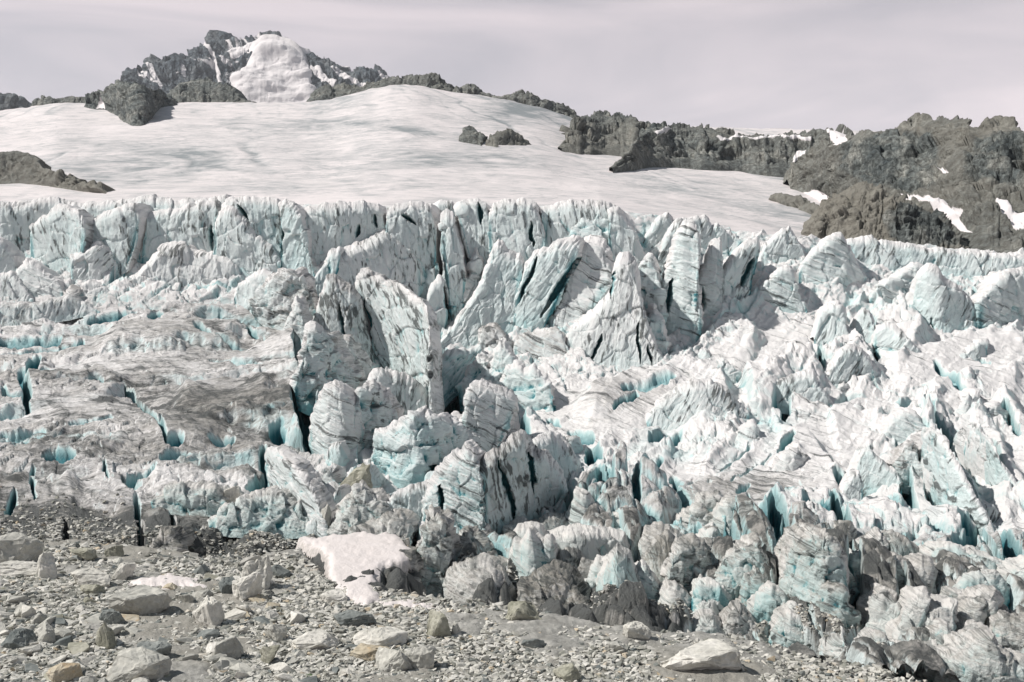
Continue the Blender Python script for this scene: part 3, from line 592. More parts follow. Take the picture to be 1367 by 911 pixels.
    if style == 'rock':
        pg = np.concatenate([pxg, np.broadcast_to(pxg[-1], (nrow - nt_, len(s)))], 0); qg = np.concatenate([pyg, np.broadcast_to(pyg[-1], (nrow - nt_, len(s)))], 0)
        A = {'snow': sn, 'tint': np.clip(dirt + .5 * fbm(X / 25, Z / 14, seed, 3), 0, 1)}
        if tints:
            for poly, v in tints: m_ = softpoly(pg, qg, poly, 5., 7.); A['tint'] = A['tint'] * (1 - m_) + m_ * v
        mat = mat or ROCK_HILL
    else:
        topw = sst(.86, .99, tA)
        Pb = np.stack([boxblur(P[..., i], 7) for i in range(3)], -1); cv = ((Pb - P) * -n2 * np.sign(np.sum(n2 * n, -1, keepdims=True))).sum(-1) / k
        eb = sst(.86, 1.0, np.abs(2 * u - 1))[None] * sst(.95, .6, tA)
        bl = .25 * bl + blue * (.17 + .27 * sst(.75, .35, up) + 2.2 * sst(.04, .42, -cv) + 1.4 * eb) + .02  # bluer on steep faces and in hollows, where shade is painted in too
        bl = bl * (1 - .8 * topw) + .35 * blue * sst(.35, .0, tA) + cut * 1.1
        dr = dirt * (.6 + .5 * sst(.3, .8, up)) + .35 * dirt * fbm(X / 5, Z / 4, seed + 3, 3)
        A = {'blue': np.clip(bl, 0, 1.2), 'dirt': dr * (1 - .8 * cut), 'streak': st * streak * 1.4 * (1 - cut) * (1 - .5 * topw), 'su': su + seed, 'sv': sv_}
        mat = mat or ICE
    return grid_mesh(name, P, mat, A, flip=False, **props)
# ---------------- far mountain and rocky ridges ----------------
S = lambda **k: dict(kind='structure', **k)
fin('mountain', [(150,130),(160,112),(166,104),(172,97),(180,100),(190,98),(200,82),(206,80),(215,87),(222,88),(232,77),(237,83),(250,80),(258,74),(268,62),(275,58),(283,53),(289,54),(294,66),(303,68),(312,64),(325,62),(335,56),(347,50),(355,47),(366,51),(380,56),(397,68),(410,76),(420,82),(434,84),(438,79),(443,88),(449,85),(456,93),(470,96),(480,93),(490,96),(505,93),(512,98),(518,106),(530,125)],
    [(140,150),(540,150)], 'rock', T=500, lean=1.3, surf=lambda x, y: 2800 + 0 * x, jag=1.3, dirt=0, amp=.55, step=.8, mat=ROCK_FAR,
    snow=[([(335,60),(347,50),(366,51),(383,57),(400,70),(412,84),(417,100),(414,118),(406,150),(300,150),(318,130),(328,118),(333,100),(345,85),(335,75)], 1),
          ([(274,62),(279,64),(288,80),(294,95),(297,118),(293,122),(289,100),(283,82)], .9), ([(300,72),(318,66),(335,60),(338,72),(325,80),(310,82)], .85),
          ([(410,84),(430,92),(452,120),(446,128),(425,108)], .75), ([(196,92),(204,90),(212,106),(222,122),(214,124),(203,108)], .62), ([(440,90),(455,96),(470,110),(462,118)], .6),
          ([(245,88),(252,96),(249,112),(244,104)], .6), ([(300,100),(325,95),(322,135),(300,128)], .5)],
    label='jagged snow domed peak on the skyline at the left', ribs=(1.6, .25), rough=.55, dust=.72, kind='structure')
def ridge(name, crest, foot, label, **k):
    a = dict(rough=.5, style='rock', T=30, lean=2.6, surf=Ysnow, jag=1.6, dirt=.15, amp=.7, step=1.0); a.update(k)
    return fin(name, crest, foot, label=label, **a)
fin('mountain', [(300,160),(308,132),(317,116),(325,98),(332,80),(341,63),(350,54),(364,52),(378,55),(392,63),(404,74),(412,86),(416,100),(420,118),(424,140),(426,160)], [(286,165),(426,165)], 'rock', T=260, lean=.9, rnd=1.5, rough=.25, surf=lambda x, y: 2760 + 0 * x, jag=.5, dirt=0, amp=.5, step=.8, mat=ROCK_FAR,
    snow=[([(280,170),(296,122),(312,104),(322,88),(330,72),(345,48),(385,46),(408,66),(420,100),(432,170)], 1.)], label='rounded snow dome of the far peak', kind='structure')

ridge('mountain', [(-60,120),(-30,132),(-5,122),(3,131),(12,126),(18,128),(24,136),(36,146),(40,150)], [(-60,155),(45,155)], 'small dark peak at the left edge of the skyline', surf=lambda x, y: 2300 + 0 * x, T=200, lean=1., amp=.4, mat=ROCK_FAR, kind='structure')
ridge('rocky_ridge', [(40,142),(52,138),(70,132),(90,130),(108,131),(122,134),(135,142)], [(40,150),(135,150)], 'low dark ridge between the two left peaks', surf=lambda x, y: 930 + 0 * x, amp=.25, kind='structure')
ridge('rocky_ridge', [(212,137),(224,124),(236,117),(247,111),(262,108),(277,109),(290,114),(303,122),(320,129),(342,138)], [(208,146),(345,146)], 'dark rounded hill in front of the domed peak', surf=lambda x, y: 940 + 0 * x, amp=.35, dirt=.0, kind='structure')
ridge('rocky_ridge', [(405,140),(418,128),(430,119),(445,114),(458,112),(475,118),(488,116),(498,112),(510,113),(530,106),(545,105),(558,104),(575,109),(590,116),(603,121),(615,116),(632,118),(645,123),(658,127),(672,127),(688,122),(700,128),(712,131),(730,138),(745,144),(760,150),(775,158),(790,175)],
      [(400,150),(450,142),(520,124),(560,122),(600,130),(700,143),(765,168),(790,200)], 'thin dark rock crest along the top of the snowfield', surf=lambda x, y: 915 + 0 * x, T=40, amp=.42, jag=2.2, dirt=.1, step=.9, kind='structure')
ridge('rocky_ridge', [(744,197),(752,188),(762,172),(775,157),(800,153),(825,154),(845,158),(865,165),(885,172),(900,180),(902,206)], [(750,198),(775,203),(805,202),(835,205),(870,208),(900,210)], 'grey scree face at the right end of the snow crest', T=8, lean=5, Ymul=.96, amp=.2, rough=.7, dirt=.25, kind='structure')
ridge('rocky_ridge', [(812,224),(826,215),(838,202),(850,185),(865,172),(885,172),(910,170),(940,172),(965,178),(985,181),(1015,180),(1040,184),(1065,180),(1085,177),(1110,178),(1135,180),(1150,200)],
      [(818,224),(845,221),(880,213),(915,214),(950,219),(985,218),(1020,224),(1060,226),(1150,240)], 'banded rock wall between the snow and the sky', T=10, rough=.65, Ymul=.93, ribs=(3., .3), amp=.4, dirt=.2, kind='structure',
      snow=[([(870,180),(895,174),(905,170),(890,180),(875,186)], .9), ([(955,186),(1010,184),(1030,186),(1085,186),(1085,191),(1010,190),(960,190)], .85), ([(1105,182),(1125,182),(1135,192),(1118,197),(1108,190)], .95), ([(1060,205),(1078,203),(1070,215),(1058,222)], .9)])
ridge('rocky_hill', [(1050,240),(1062,222),(1085,205),(1105,192),(1125,184),(1150,178),(1180,174),(1205,170),(1225,168),(1240,162),(1262,158),(1280,160),(1295,168),(1312,177),(1325,172),(1337,167),(1352,169),(1367,176),(1395,186),(1450,200)],
      [(1055,252),(1085,262),(1110,280),(1150,310),(1230,325),(1300,342),(1367,350),(1450,360)], 'big brown rocky hill at the right edge', lean=3.2, amp=.8, jag=.9, rough=1.2, dirt=.3, T=60, kind='structure', step=.95,
      snow=[([(1203,266),(1222,268),(1245,272),(1262,275),(1275,286),(1296,293),(1285,300),(1300,318),(1285,312),(1262,296),(1240,284),(1215,274)], 1), ([(1326,272),(1340,280),(1367,288),(1430,300),(1430,330),(1367,318),(1345,300)], 1), ([(1252,226),(1262,230),(1272,238),(1260,238)], .9), ([(1108,184),(1126,182),(1134,192),(1116,196)], .9), ([(1060,256),(1095,258),(1118,268),(1100,276),(1070,268)], 1)],
      tints=[([(1140,195),(1250,185),(1255,260),(1180,265),(1130,230)], 0), ([(1210,170),(1240,180),(1235,190),(1215,185)], .9), ([(1300,190),(1367,180),(1367,250),(1290,240)], 0)])
ridge('rocky_spur', [(1026,265),(1036,257),(1046,259),(1060,264),(1075,268),(1090,276),(1105,284),(1118,296)], [(1026,268),(1050,276),(1080,284),(1110,297),(1118,300)], 'low rock spur poking into the snow below the brown hill', lean=1.6, amp=.35, dirt=.4, T=12, jag=1.8, kind='structure')
ridge('rocky_hill', [(1090,318),(1096,298),(1106,282),(1120,264),(1135,254),(1150,248),(1160,250),(1175,258),(1190,266),(1210,275),(1230,283),(1250,290),(1268,305),(1283,318),(1294,334)],
      [(1085,322),(1150,330),(1220,336),(1294,342)], 'steep ribbed moraine cone behind the ice on the right', rough=.75, lean=1.1, ribs=(1.3, -.55), amp=.6, dirt=.55, T=40, kind='structure', tints=[([(1210,275),(1250,285),(1290,330),(1200,335),(1180,300)], 0)])
ridge('rocky_outcrop', [(113,142),(122,134),(133,125),(145,116),(155,111),(170,113),(183,116),(200,118),(214,123),(222,130),(236,138)],
      [(112,143),(128,147),(142,146),(158,158),(170,167),(183,171),(196,168),(205,158),(206,146),(222,143),(238,140)], 'dark rock outcrop on the snow below the domed peak', rough=.7, lean=3, amp=.45, T=12, dirt=.0, category='rock outcrop', snow=[([(128,145),(135,135),(142,132),(140,144)], .9)])
ridge('rocky_outcrop', [(-60,215),(-30,206),(0,205),(14,201),(26,201),(38,205),(48,212),(56,222),(70,229),(88,236),(105,244),(122,251),(142,258)], [(-60,250),(0,246),(40,246),(80,252),(142,260)],
      'brown rock outcrop on the snow at the left edge', lean=1.6, amp=.45, T=8, dirt=.55, category='rock outcrop')
ridge('rocky_outcrop', [(612,184),(618,174),(626,170),(636,175),(645,182),(641,188)], [(612,192),(630,196),(645,198)], 'small flat rock patch on the snow, left one of the pair under the crest', rough=.4, lean=5, amp=.28, T=8, dirt=.3, category='rock outcrop')
ridge('rocky_outcrop', [(648,192),(658,184),(668,179),(680,178),(692,182),(702,189),(710,195)], [(648,196),(665,200),(690,197),(710,196)], 'low rock mound on the snow, right one of the pair under the crest', rough=.4, lean=5, amp=.28, T=8, dirt=.4, category='rock outcrop')
ridge('rocky_outcrop', [(924,222),(932,219),(945,218),(955,222)], [(924,224),(955,225)], 'tiny rock sliver on the snow below the banded wall', lean=2, amp=.15, T=4, dirt=.3, category='rock outcrop')

# ---------------- seracs and named blocks of the icefall ----------------
def serac(label, crest, foot, style='wall', name='serac', group=None, **k):
    return fin(name, crest, foot, style, label=label, category='ice block' if name == 'ice_block' else 'serac', group=group, **k)
G1 = 'seracs of the left ice cliff'; G2 = 'seracs of the middle icefall'; G3 = 'leaning seracs on the right'; G4 = 'low ice knobs at the snout'
W = dict(dirt=.08, blue=.42, streak=1.0, T=9, lean=.16, jag=.8)
# left cliff, from the back forwards
serac('long pale fluted ice wall at the far left under the snow rim', [(-90,300),(-88,268),(-40,267),(0,270),(40,268),(70,265),(95,269),(98,300)], [(-90,375),(0,372),(98,345)], group=G1, dy=3, **W)
serac('low fluted rim of ice behind the tall slabs of the left cliff', [(88,320),(92,270),(130,268),(165,266),(185,262),(215,262),(240,266),(262,268),(300,262),(304,320)], [(88,350),(304,350)], group=G1, dy=2.5, **W)
serac('broad fluted slab with a deep blue crack on its right side, left cliff', [(40,345),(40,304),(58,294),(70,280),(80,274),(92,273),(106,281),(115,296),(114,315),(108,335)], [(45,348),(70,368),(104,384)], 'slab', group=G1, dirt=.2, blue=.4, streak=.95, T=6, lean=.2, slant=.35)
serac('pale leaning slab left of the turquoise slot in the left cliff', [(111,335),(116,305),(128,292),(150,280),(168,272),(184,272),(190,288),(188,305),(182,330),(172,362)], [(113,352),(150,372),(166,370)], 'slab', group=G1, cracks=[(108,315,104,345,2.5)], **W)
serac('small toothed ice slab leaning in front of the turquoise slot', [(95,345),(97,342),(110,333),(124,322),(138,324),(150,334),(158,350),(157,366)], [(96,385),(130,385),(156,376)], 'slab', group=G1, dirt=.22, blue=.3, streak=.95, T=4, lean=.22, slant=-.5)
serac('flat fluted wall right of the turquoise slot with a square top', [(190,345),(192,300),(196,285),(210,280),(240,277),(268,270),(288,268),(292,284),(288,312),(286,342)], [(189,352),(288,352)], group=G1, cracks=[(283,300,283,335,2.5)], **W)
serac('tall blue white buttress with a crown of dark spots, left cliff', [(296,320),(297,275),(303,265),(320,262),(345,262),(366,264),(372,268),(376,300),(378,352)], [(296,370),(378,372)], 'slab', group=G1, dy=1, dirt=.16, blue=.5, streak=.9, T=9, lean=.16, cracks=[(318,275,332,300,3)])
serac('smooth pale buttress with a sloping shoulder, left cliff', [(285,342),(287,300),(293,282),(301,273),(310,278),(320,290),(333,305),(346,318),(360,330),(374,350)], [(285,372),(340,378),(376,378)], group=G1, **W)
serac('narrow buttress at the right end of the left cliff', [(374,345),(372,272),(380,266),(392,270),(400,280),(406,300),(413,330),(419,360)], [(376,374),(420,384)], 'slab', group=G1, dirt=.14, blue=.5, streak=.8, T=12, lean=.14, slant=-.3, cracks=[(373,290,374,345,2.2)])
serac('wave shaped fluted fin with a pale rounded crest', [(140,392),(156,383),(172,374),(185,364),(196,350),(208,337),(220,328),(234,323),(248,325),(260,332),(272,336),(288,341),(304,344),(315,352),(319,366),(318,378)], [(144,398),(190,388),(240,385),(318,384)], 'wall', group=G1, dirt=.2, blue=.22, streak=1.0, T=3, lean=.3, rim=3, fl=1.1, slant=0)
serac('jagged white block at the left edge below the cliff', [(-50,335),(-20,322),(0,320),(8,328),(18,340),(24,360)], [(-50,400),(24,395)], 'slab', group=G1, dirt=.1, blue=.4, streak=.5, T=5)
serac('pointed white block in front of the far left wall', [(10,372),(22,360),(36,347),(48,352),(62,364),(76,378),(84,392)], [(12,402),(84,402)], 'stripe', group=G1, dirt=.12, blue=.35, streak=.6, T=5, lean=.4)
serac('low white wedge at the left edge', [(-60,385),(-20,370),(0,368),(14,362),(26,375),(38,392),(44,402)], [(-60,410),(44,408)], 'slab', group=G1, dirt=.1, blue=.3, streak=.4, T=4, lean=.5)
serac('small white hump at the foot of the cliff beside the wave shaped fin', [(104,396),(108,380),(118,374),(130,375),(142,382),(150,394)], [(104,402),(150,400)], 'slab', group=G1, dirt=.12, blue=.2, streak=.6, T=4, lean=.4)
serac('small dark toothed ice block at the foot of the cliff', [(80,402),(85,388),(95,382),(104,395)], [(80,406),(104,406)], 'lump', group=G1, dirt=.5, blue=.1, T=3)
serac('long low ice step with a dark gravel line under it, left edge', [(-80,408),(-30,400),(0,402),(30,404),(60,401),(85,398),(92,393),(105,400),(120,407),(136,418)], [(-80,440),(0,436),(60,430),(110,422),(136,420)], 'wall', group=G1, dirt=.35, blue=.35, streak=.6, T=14, lean=.5, rim=2)
# middle, back row
M_ = dict(jag=.9, dirt=.12, blue=.42, streak=.9, T=9, lean=.16, group=G2)
serac('pale back wall of the middle cliff with two blue stains', [(404,350),(403,283),(412,275),(430,271),(455,272),(480,269),(505,271),(512,280),(516,310)], [(408,372),(516,372)], 'wall', cracks=[(478,300,474,318,3),(500,285,503,305,2)], dy=2, **M_)
serac('wide grey streaked slab with a dark crown, middle cliff', [(514,330),(515,278),(530,272),(550,269),(566,267),(578,270),(582,300),(583,370)], [(516,385),(583,400)], 'slab', cracks=[(536,285,556,300,2)], **M_)
serac('narrow ice pillar between the two black slots', [(597,405),(592,345),(587,300),(588,284),(596,278),(604,284),(609,305),(615,335),(619,362),(618,405)], [(603,424),(618,414)], 'slab', dy=-1, **M_)
serac('ice shoulder above the black slots of the middle cliff', [(577,300),(577,273),(590,268),(603,267),(606,285),(600,300)], [(580,312),(606,312)], 'slab', dy=2, **M_)
serac('upright slab to the right of the slanting black slot', [(628,352),(616,310),(609,275),(620,267),(638,265),(648,270),(654,290),(658,330)], [(632,366),(662,362)], 'slab', cracks=[(640,272,643,300,2.5)], **M_)
serac('bright column wall right of the slanting slot under the rim', [(655,350),(652,280),(662,270),(680,267),(700,266),(714,272),(722,290),(729,312),(722,340)], [(656,372),(724,365)], 'wall', cracks=[(708,296,712,330,2.5)], **M_)
serac('crumbling white back wall beneath the right part of the rim', [(722,330),(722,276),(745,270),(772,269),(800,270),(820,275),(832,284),(848,300),(858,335)], [(724,362),(858,362)], 'wall', dy=2, **M_)
serac('cluster of rounded white ice knobs on the middle crest', [(768,345),(766,306),(772,290),(783,279),(798,275),(808,283),(817,300),(826,325),(829,345)], [(768,362),(829,362)], 'lump', dirt=.08, blue=.45, streak=.5, T=7, lean=.3, group=G2)
serac('steep grey backed crest slab beside the white knobs', [(812,330),(812,280),(824,275),(836,288),(846,305),(856,330),(862,352)], [(816,372),(862,372)], 'slab', **M_)
serac('grey striated dome with a white frosted top', [(440,385),(441,352),(455,336),(475,326),(496,315),(510,306),(522,303),(534,309),(546,320),(556,332),(562,350),(562,385)], [(444,402),(562,410)], 'slab', dirt=.28, blue=.3, streak=1.45, T=9, lean=.35, rim=3.5, slant=.2, group=G2)
serac('curved white blade hugging the left side of the striated dome', [(410,392),(418,370),(428,352),(440,336),(452,330),(456,336),(446,352),(440,372),(438,395)], [(412,410),(440,408)], 'slab', dirt=.06, blue=.6, streak=.3, T=4, lean=.5, group=G2)
serac('greenish stained block with a grey cap below the cliff end', [(334,405),(345,385),(358,370),(374,360),(388,353),(398,358),(408,372),(418,388),(421,410),(418,435)], [(340,425),(375,442),(420,445)], 'lump', dirt=.5, blue=.3, streak=.7, T=6, lean=.3, group=G2)
serac('pale block leaning on the left of the greenish stained one', [(312,395),(318,378),(335,368),(352,360),(366,362),(350,385),(345,402)], [(314,412),(348,425)], 'slab', dirt=.15, blue=.4, streak=.4, T=5, lean=.3, group=G2)
serac('slender dirty white spire standing alone', [(370,462),(376,446),(384,425),(390,404),(396,397),(402,402),(405,420),(410,440),(413,462)], [(372,470),(412,478)], 'lump', dirt=.4, blue=.3, streak=.6, T=4, lean=.2, rnd=1.5, group=G2, amp=.7)
serac('sharp grey pyramid with dark flanks', [(417,440),(424,412),(430,390),(438,368),(444,368),(452,374),(464,382),(476,392),(484,410),(492,440),(500,470)], [(420,452),(450,470),(502,492)], 'slab', dirt=.42, blue=.35, streak=1.2, T=7, lean=.22, cracks=[(452,405,460,450,2)], group=G2)
serac('huge grey speckled slab, the tallest in the middle', [(486,450),(478,400),(474,372),(483,361),(492,361),(500,364),(512,368),(526,374),(540,384),(552,394),(562,398),(570,410),(573,440),(574,480),(574,520),(577,560),(583,598)], [(500,482),(525,512),(556,545),(574,585),(584,605)], 'slab', dirt=.38, blue=.36, streak=1.1, T=8, lean=.16, slant=.45, group=G2, cracks=[(486,400,494,455,3.5)])
serac('small white finger behind the right edge of the huge slab', [(566,425),(570,395),(578,376),(585,370),(591,372),(590,388),(584,410),(578,440)], [(570,450),(592,440)], 'slab', dirt=.08, blue=.4, streak=.2, T=3, lean=.2, group=G2)
serac('thin ice needles at the foot of the black slots', [(606,400),(610,360),(618,352),(624,368),(630,345),(636,330),(641,345),(643,370),(636,395)], [(606,420),(640,410)], 'lump', dirt=.12, blue=.35, streak=.6, T=4, lean=.3, group=G2)
serac('great white ramp sweeping up to a sharp peak in the centre', [(578,468),(590,452),(606,430),(622,408),(636,385),(646,362),(652,340),(658,324),(666,320),(674,328),(684,336),(694,338),(698,348),(694,375),(690,400),(686,430)], [(580,480),(600,472),(640,462),(690,440)], 'slab', dirt=.05, blue=.45, streak=.45, T=8, lean=.35, rim=2, slant=-.6, group=G2)
serac('pale blade right of the central peak split by a blue cleft', [(682,420),(690,385),(700,352),(712,338),(724,330),(738,328),(748,320),(760,318),(770,313),(777,322),(774,340),(762,365),(748,388),(734,410),(722,432)], [(680,440),(700,445),(726,440)], 'slab', dirt=.08, blue=.5, streak=.6, T=7, lean=.2, slant=-.6, group=G2, cracks=[(718,345,688,415,3.5),(775,340,722,425,4)])
serac('ladder striped leaning slab above the smooth wall', [(740,428),(752,398),(762,365),(772,345),(776,322),(788,314),(800,318),(810,332),(819,350),(822,372),(812,392),(790,410),(770,425)], [(738,440),(772,438)], 'stripe', dirt=.1, blue=.25, streak=1.1, T=8, lean=.55, rim=1.5, group=G2)
serac('smooth steep grey wall below the ladder striped slab', [(757,460),(764,435),(776,424),(794,410),(808,395),(818,380),(822,350),(828,338),(838,336),(845,345),(850,365),(856,400),(864,430),(874,460),(886,486)], [(764,476),(790,487),(850,491),(887,490)], 'slab', dirt=.18, blue=.22, streak=.85, T=9, lean=.24, rim=2, slant=-.2, group=G2, cracks=[(805,446,788,484,2.2),(853,430,854,486,2.2),(866,460,870,486,2),(823,365,816,400,3)])
serac('folded mass of dark lined strata between the blade and the wall', [(685,472),(690,452),(700,444),(716,440),(730,436),(744,434),(752,440),(756,456),(760,472)], [(690,488),(760,488)], 'stripe', dirt=.45, blue=.35, streak=1.5, T=6, lean=.6, group=G2)
serac('brownish ice hump at the foot of the white ramp', [(636,462),(644,447),(654,436),(664,436),(674,448),(682,462)], [(638,476),(682,480)], 'lump', dirt=.6, blue=.2, streak=.9, T=4, lean=.4, group=G2)
serac('blue ribbed slope spilling from the white ramp', [(570,500),(574,484),(586,476),(604,468),(622,466),(640,462),(648,470),(640,488),(622,505),(604,520),(594,535)], [(572,520),(590,540),(645,492)], 'slab', dirt=.03, blue=.9, streak=.3, T=5, lean=.8, slant=-.8, group=G2, amp=1.3)
serac('white spiky crest in the hollow below the ramp', [(612,520),(620,498),(630,484),(638,470),(646,478),(652,492),(660,475),(668,455),(676,462),(684,480),(694,492),(706,498),(718,512),(722,530)], [(614,545),(722,545)], 'lump', dirt=.12, blue=.5, streak=.5, T=8, lean=.5, group=G2, amp=1.2)
serac('blue white mound right of the spiky crest', [(660,530),(666,508),(676,490),(688,486),(700,495),(712,492),(724,500),(734,515),(738,535)], [(662,552),(738,552)], 'lump', dirt=.1, blue=.5, streak=.5, T=6, lean=.5, group=G2)
serac('twisted grey striped pillar above the central hollow', [(618,600),(619,560),(622,530),(630,511),(642,507),(656,512),(672,517),(684,526),(688,545),(680,565),(668,585),(656,605)], [(622,615),(656,612)], 'stripe', dirt=.32, blue=.35, streak=1.2, T=5, lean=.3, rnd=1.5, group=G2)
serac('narrow ice finger right of the huge slab', [(566,555),(566,520),(568,503),(574,500),(580,512),(583,535),(586,560)], [(568,575),(588,572)], 'slab', dirt=.25, blue=.4, streak=.7, T=3, lean=.2, group=G2)
serac('broad low serac with a toothed rim below the huge slab', [(488,545),(492,512),(500,492),(510,490),(522,497),(536,500),(548,508),(558,520),(566,535),(570,556),(572,575)], [(495,575),(535,582),(573,586)], 'slab', dirt=.22, blue=.35, streak=.9, T=6, lean=.25, group=G2, rnd=1)
serac('lumpy brown stained ridge left of the toothed serac', [(446,500),(450,470),(456,455),(464,452),(472,464),(484,478),(496,492),(506,508),(512,525)], [(450,520),(514,540)], 'lump', dirt=.45, blue=.3, streak=.8, T=5, lean=.35, group=G2)
serac('arched brown topped fins above the blue chasm', [(392,520),(398,488),(404,458),(410,440),(420,436),(434,436),(444,442),(450,460),(462,478),(472,498),(478,520)], [(398,545),(478,540)], 'lump', dirt=.42, blue=.5, streak=.9, T=5, lean=.35, group=G2, amp=1.2)
serac('small brown capped arch left of the grey pyramid', [(400,470),(402,448),(410,438),(424,436),(438,440),(445,452),(447,472)], [(402,480),(447,482)], 'stripe', dirt=.5, blue=.3, streak=1.1, T=4, lean=.3, group=G2, dy=2)
serac('layered hood of ice with black bands beside the chasm', [(414,590),(416,560),(424,535),(434,516),(448,508),(460,514),(470,528),(480,545),(486,570),(484,600)], [(416,604),(450,620),(484,612)], 'stripe', dirt=.35, blue=.35, streak=1.5, T=5, lean=.25, rnd=2.2, group=G2)
serac('dark veined bulge right of the layered hood', [(474,590),(472,550),(474,524),(484,510),(496,508),(508,516),(518,530),(528,548),(530,575)], [(478,612),(528,604)], 'lump', dirt=.4, blue=.4, streak=1.2, T=5, lean=.25, rnd=2, group=G2)
serac('large domed serac with a blue cave under its right side', [(494,622),(498,600),(503,585),(516,574),(530,564),(545,552),(560,547),(574,552),(590,553),(604,560),(618,572),(632,584),(642,600)], [(500,625),(530,642),(560,648),(600,632),(642,618)], 'lump', dirt=.22, blue=.55, streak=.9, T=7, lean=.35, rnd=2.2, rim=2, group=G2, cracks=[(585,622,570,640,7)], mat=ICE)
serac('striped shoulder reaching from the large dome to the twisted pillar', [(588,590),(592,560),(604,552),(616,556),(630,566),(640,582),(646,600)], [(594,615),(646,612)], 'slab', dirt=.2, blue=.3, streak=.9, T=5, lean=.4, group=G2, dy=2)
serac('fluted rib with a thin waterfall of meltwater streaks', [(563,698),(566,670),(574,650),(580,635),(590,620),(602,606),(612,604),(622,592),(632,597),(638,608),(641,625),(643,660),(646,700),(650,726)], [(566,712),(600,722),(650,730)], 'stripe', dirt=.3, blue=.55, streak=1.2, T=6, lean=.3, rim=3, jag=1.6, group=G2, amp=1.5, cracks=[(585,645,592,690,3)])
serac('square shouldered block with a dark streak down its face', [(643,640),(642,616),(650,606),(668,600),(682,582),(696,577),(704,592),(712,600),(728,604),(742,622),(752,640),(756,656),(746,674),(736,684)], [(648,722),(690,712),(736,690)], 'slab', dirt=.46, blue=.5, streak=1.2, T=7, lean=.2, rim=3, jag=1.6, group=G2, cracks=[(664,612,690,700,3.5),(706,604,716,660,2.5)])
serac('hollow curved blue grey block behind the square shouldered one', [(706,610),(714,585),(728,578),(742,582),(756,596),(768,618),(772,645),(766,672)], [(712,690),(766,682)], 'slab', dirt=.25, blue=.55, streak=1.0, T=6, lean=.2, rnd=1.5, group=G2, dy=3)
serac('draped dirty mound under the big grey boulder', [(430,718),(440,700),(450,682),(462,662),(474,645),(484,650),(496,655),(508,664),(516,680),(518,700)], [(434,726),(518,724)], 'lump', dirt=.38, blue=.3, streak=.8, T=4, lean=.5, rnd=1.5, group=G4, mat=ICE_NEAR)
serac('wedge of ice right of the draped mound', [(514,690),(518,668),(530,656),(546,650),(560,645),(571,644),(574,660),(566,676),(560,692)], [(516,712),(560,708)], 'slab', dirt=.25, blue=.5, streak=.6, T=4, lean=.4, group=G4)
serac('round grey hummock above the big snow patch', [(458,728),(470,712),(485,700),(502,698),(515,690),(530,686),(544,694),(548,712),(545,728)], [(460,736),(545,738)], 'lump', dirt=.5, blue=.2, streak=.7, T=5, lean=.7, rnd=1.5, group=G4, mat=ICE_NEAR)
serac('crooked dirty column right of the black cleft', [(560,762),(559,725),(562,700),(568,684),(580,682),(592,690),(598,710),(600,740),(606,772)], [(562,790),(608,790)], 'lump', dirt=.5, blue=.3, streak=1.0, T=4, lean=.25, rnd=1.6, group=G4, mat=ICE_NEAR)
serac('gravel coated hump right of the crooked column', [(594,745),(600,728),(612,712),(626,702),(640,708),(652,722),(656,742)], [(596,758),(656,756)], 'lump', dirt=.55, blue=.3, streak=.9, T=4, lean=.5, rnd=1.5, group=G4, mat=ICE_NEAR)
serac('undercut dirty block on the left of the black cleft', [(498,784),(500,765),(508,752),(520,744),(534,738),(548,738),(555,752),(557,775),(558,796)], [(500,792),(558,804)], 'stripe', dirt=.75, blue=.1, streak=1.3, T=4, lean=.2, rnd=1.2, group=G4, mat=ICE_NEAR)
serac('big half buried rounded block, white on top and gravelly below', [(588,788),(590,768),(598,754),(614,748),(634,746),(654,750),(672,760),(686,776),(693,795)], [(592,800),(640,822),(672,822),(693,802)], 'lump', dirt=.5, blue=.1, streak=.7, T=6, lean=.5, rnd=2.5, rim=4, group=G4, mat=ICE_NEAR, amp=.6)
serac('grey gravel smeared mound right of the big rounded block', [(694,800),(700,775),(715,765),(735,758),(755,764),(772,778),(784,796),(790,815)], [(696,826),(790,828)], 'lump', dirt=.75, blue=.1, streak=.9, T=6, lean=.7, rnd=1.5, group=G4, mat=ICE_NEAR)
serac('flat topped white ledge of ice in the lower middle', [(690,742),(700,722),(735,714),(775,711),(810,712),(832,716),(840,732),(843,748)], [(694,752),(770,766),(843,756)], 'wall', dirt=.18, blue=.3, streak=.7, T=9, lean=.2, rim=1, group=G4, mat=ICE_NEAR)
serac('ribbed diagonal back of ice left of the chasm', [(356,628),(357,606),(364,597),(376,604),(390,618),(404,635),(416,652),(426,672),(434,696),(438,716)], [(358,645),(385,690),(430,722),(438,724)], 'stripe', dirt=.3, blue=.35, streak=1.1, T=5, lean=.5, rnd=1.4, group=G2)
serac('smooth swollen ice bank at the lower left', [(278,700),(286,686),(300,676),(318,668),(338,662),(358,656),(376,658),(392,668),(408,684),(422,704)], [(280,712),(350,714),(422,714)], 'lump', dirt=.32, blue=.5, streak=.7, T=7, lean=.7, rnd=1.5, group=G4, mat=ICE_NEAR)
serac('long grey ice lip left of the swollen bank', [(200,668),(215,655),(235,648),(262,648),(285,654),(298,665),(300,680)], [(204,682),(298,688)], 'lump', dirt=.4, blue=.4, streak=.7, T=6, lean=.7, group=G4, mat=ICE_NEAR)
serac('gravel stained round block between the two narrow slots', [(196,735),(202,718),(214,706),(228,704),(238,714),(243,732)], [(198,742),(243,742)], 'lump', dirt=.75, blue=.05, streak=.5, T=3, lean=.4, rnd=1.2, group=G4, mat=ICE_NEAR)
